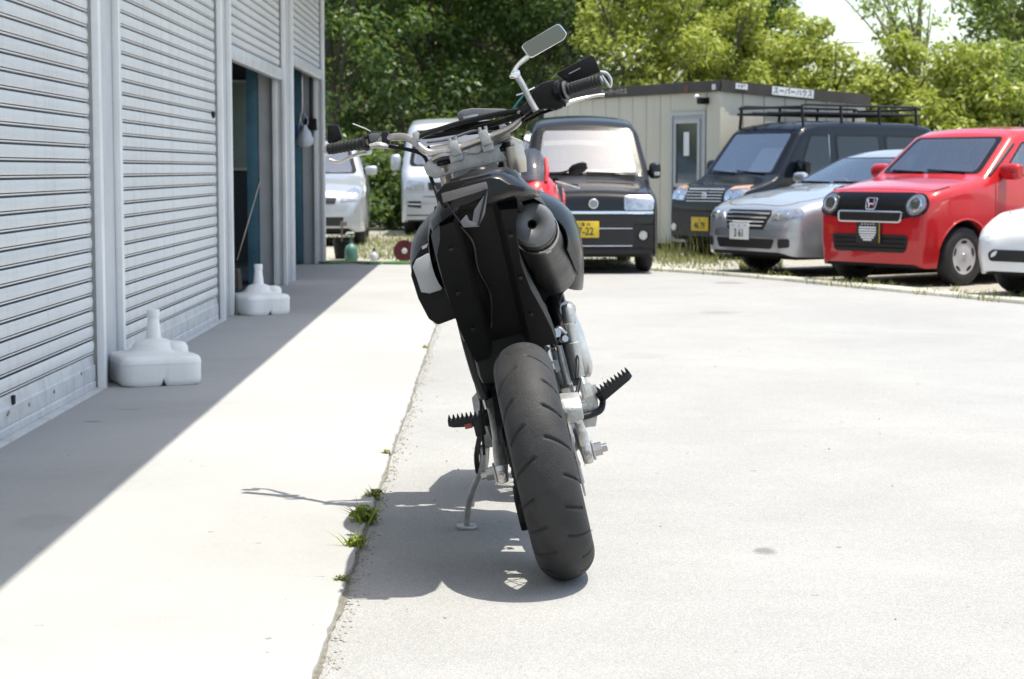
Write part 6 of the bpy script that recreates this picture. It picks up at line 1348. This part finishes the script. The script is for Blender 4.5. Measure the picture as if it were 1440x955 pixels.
rp('windscreen', MB().loft([[(-w_, y + .05, z - .03), (-w_ * .6, y, z), (0, y - .02, z + .012), (w_ * .6, y, z), (w_, y + .05, z - .03)] for y, w_, z in ((-.54, .15, .95), (-.46, .15, 1.06), (-.36, .13, 1.17), (-.26, .09, 1.24))], caps=False, closed=False), 'screen_smoke', solid=.004, smooth=60)
for sg in (-1, 1):
    rp('screen_edge', MB().tube([(sg * .155, -.49, .925), (sg * .165, -.41, 1.03), (sg * .145, -.31, 1.14)], [.016, .022, .012], n=8, sub=4), 'red_paint')
    rp('headlamp', MB().prism([(sg * .03, -.652, .76), (sg * .14, -.60, .82), (sg * .13, -.59, .88), (sg * .03, -.63, .83)], (0, .03, 0)), 'headlamp', bevel=.005)
    ms_ = rp('mirror_stem', MB().tube([(sg * .17, -.42, 1.0), (sg * .28, -.38, .99), (sg * .36, -.34, 1.0)], .010, n=8, sub=4), 'black_plastic')
    hd = []
    for t, k_ in ((-1, .45), (-.6, .9), (0, 1), (.6, .92), (1, .55)): hd.append([(sg * (.43 + .085 * t), -.34 + .022 * math.cos(a) * k_, 1.005 + .012 * t + .05 * math.sin(a) * k_) for a in np.linspace(0, 2 * math.pi, 13)[:-1]])
    rp('mirror_head', MB().loft(hd), 'black_gloss', ms_)
    rp('clip_on_bar', MB().tube([(sg * .12, -.26, .93), (sg * .2, -.22, .92), (sg * .37, -.12, .86)], [.012, .012, .018], n=10), 'rubber'); rp('lever', MB().tube([(sg * .20, -.27, .92), (sg * .30, -.25, .88), (sg * .40, -.20, .83)], .008, n=8, sub=4), 'alu')
    rp('fork_leg', MB().tube([(sg * .1, -.62, .28), (sg * .1, -.36, .92)], .024, n=10), 'fork_gold'); rp('switch_box', MB().box((sg * .2, -.23, .93), (.05, .05, .05)), 'black_plastic', bevel=.008)
rp('fuel_tank', MB().loft([[(x * w_, y, z0 + (z1 - z0) * t) for x, t in ((-1, 0), (-1.05, .5), (-.7, 1), (.7, 1), (1.05, .5), (1, 0))] for y, w_, z0, z1 in ((-.22, .12, .62, .84), (-.05, .16, .6, .92), (.15, .12, .6, .86))]), 'red_paint', smooth=60)
rp('seat', MB().loft([[(-w_, y, z - .06), (-w_, y, z), (w_, y, z), (w_, y, z - .06)] for y, w_, z in ((.13, .10, .76), (.4, .13, .76), (.6, .10, .86), (.85, .06, .90))]), 'black_plastic', bevel=.01)
rp('tail_cowl', MB().loft([[(-w_, y, z - .08), (-w_, y, z - .01), (w_, y, z - .01), (w_, y, z - .08)] for y, w_, z in ((.4, .135, .74), (.62, .12, .82), (.9, .06, .88))]), 'red_paint', bevel=.01)
rp('engine', MB().bb((-.15, -.15, .25), (.15, .25, .62)), 'black_metal', bevel=.03); rp('swingarm', MB().tube([(-.1, .2, .36), (-.1, .62, .29)], .03, n=8).tube([(.1, .2, .36), (.1, .62, .29)], .03, n=8), 'black_metal')
rp('side_stand', MB().tube([(.12, .1, .25), (.17, .14, .01)], .012, n=8), 'steel')
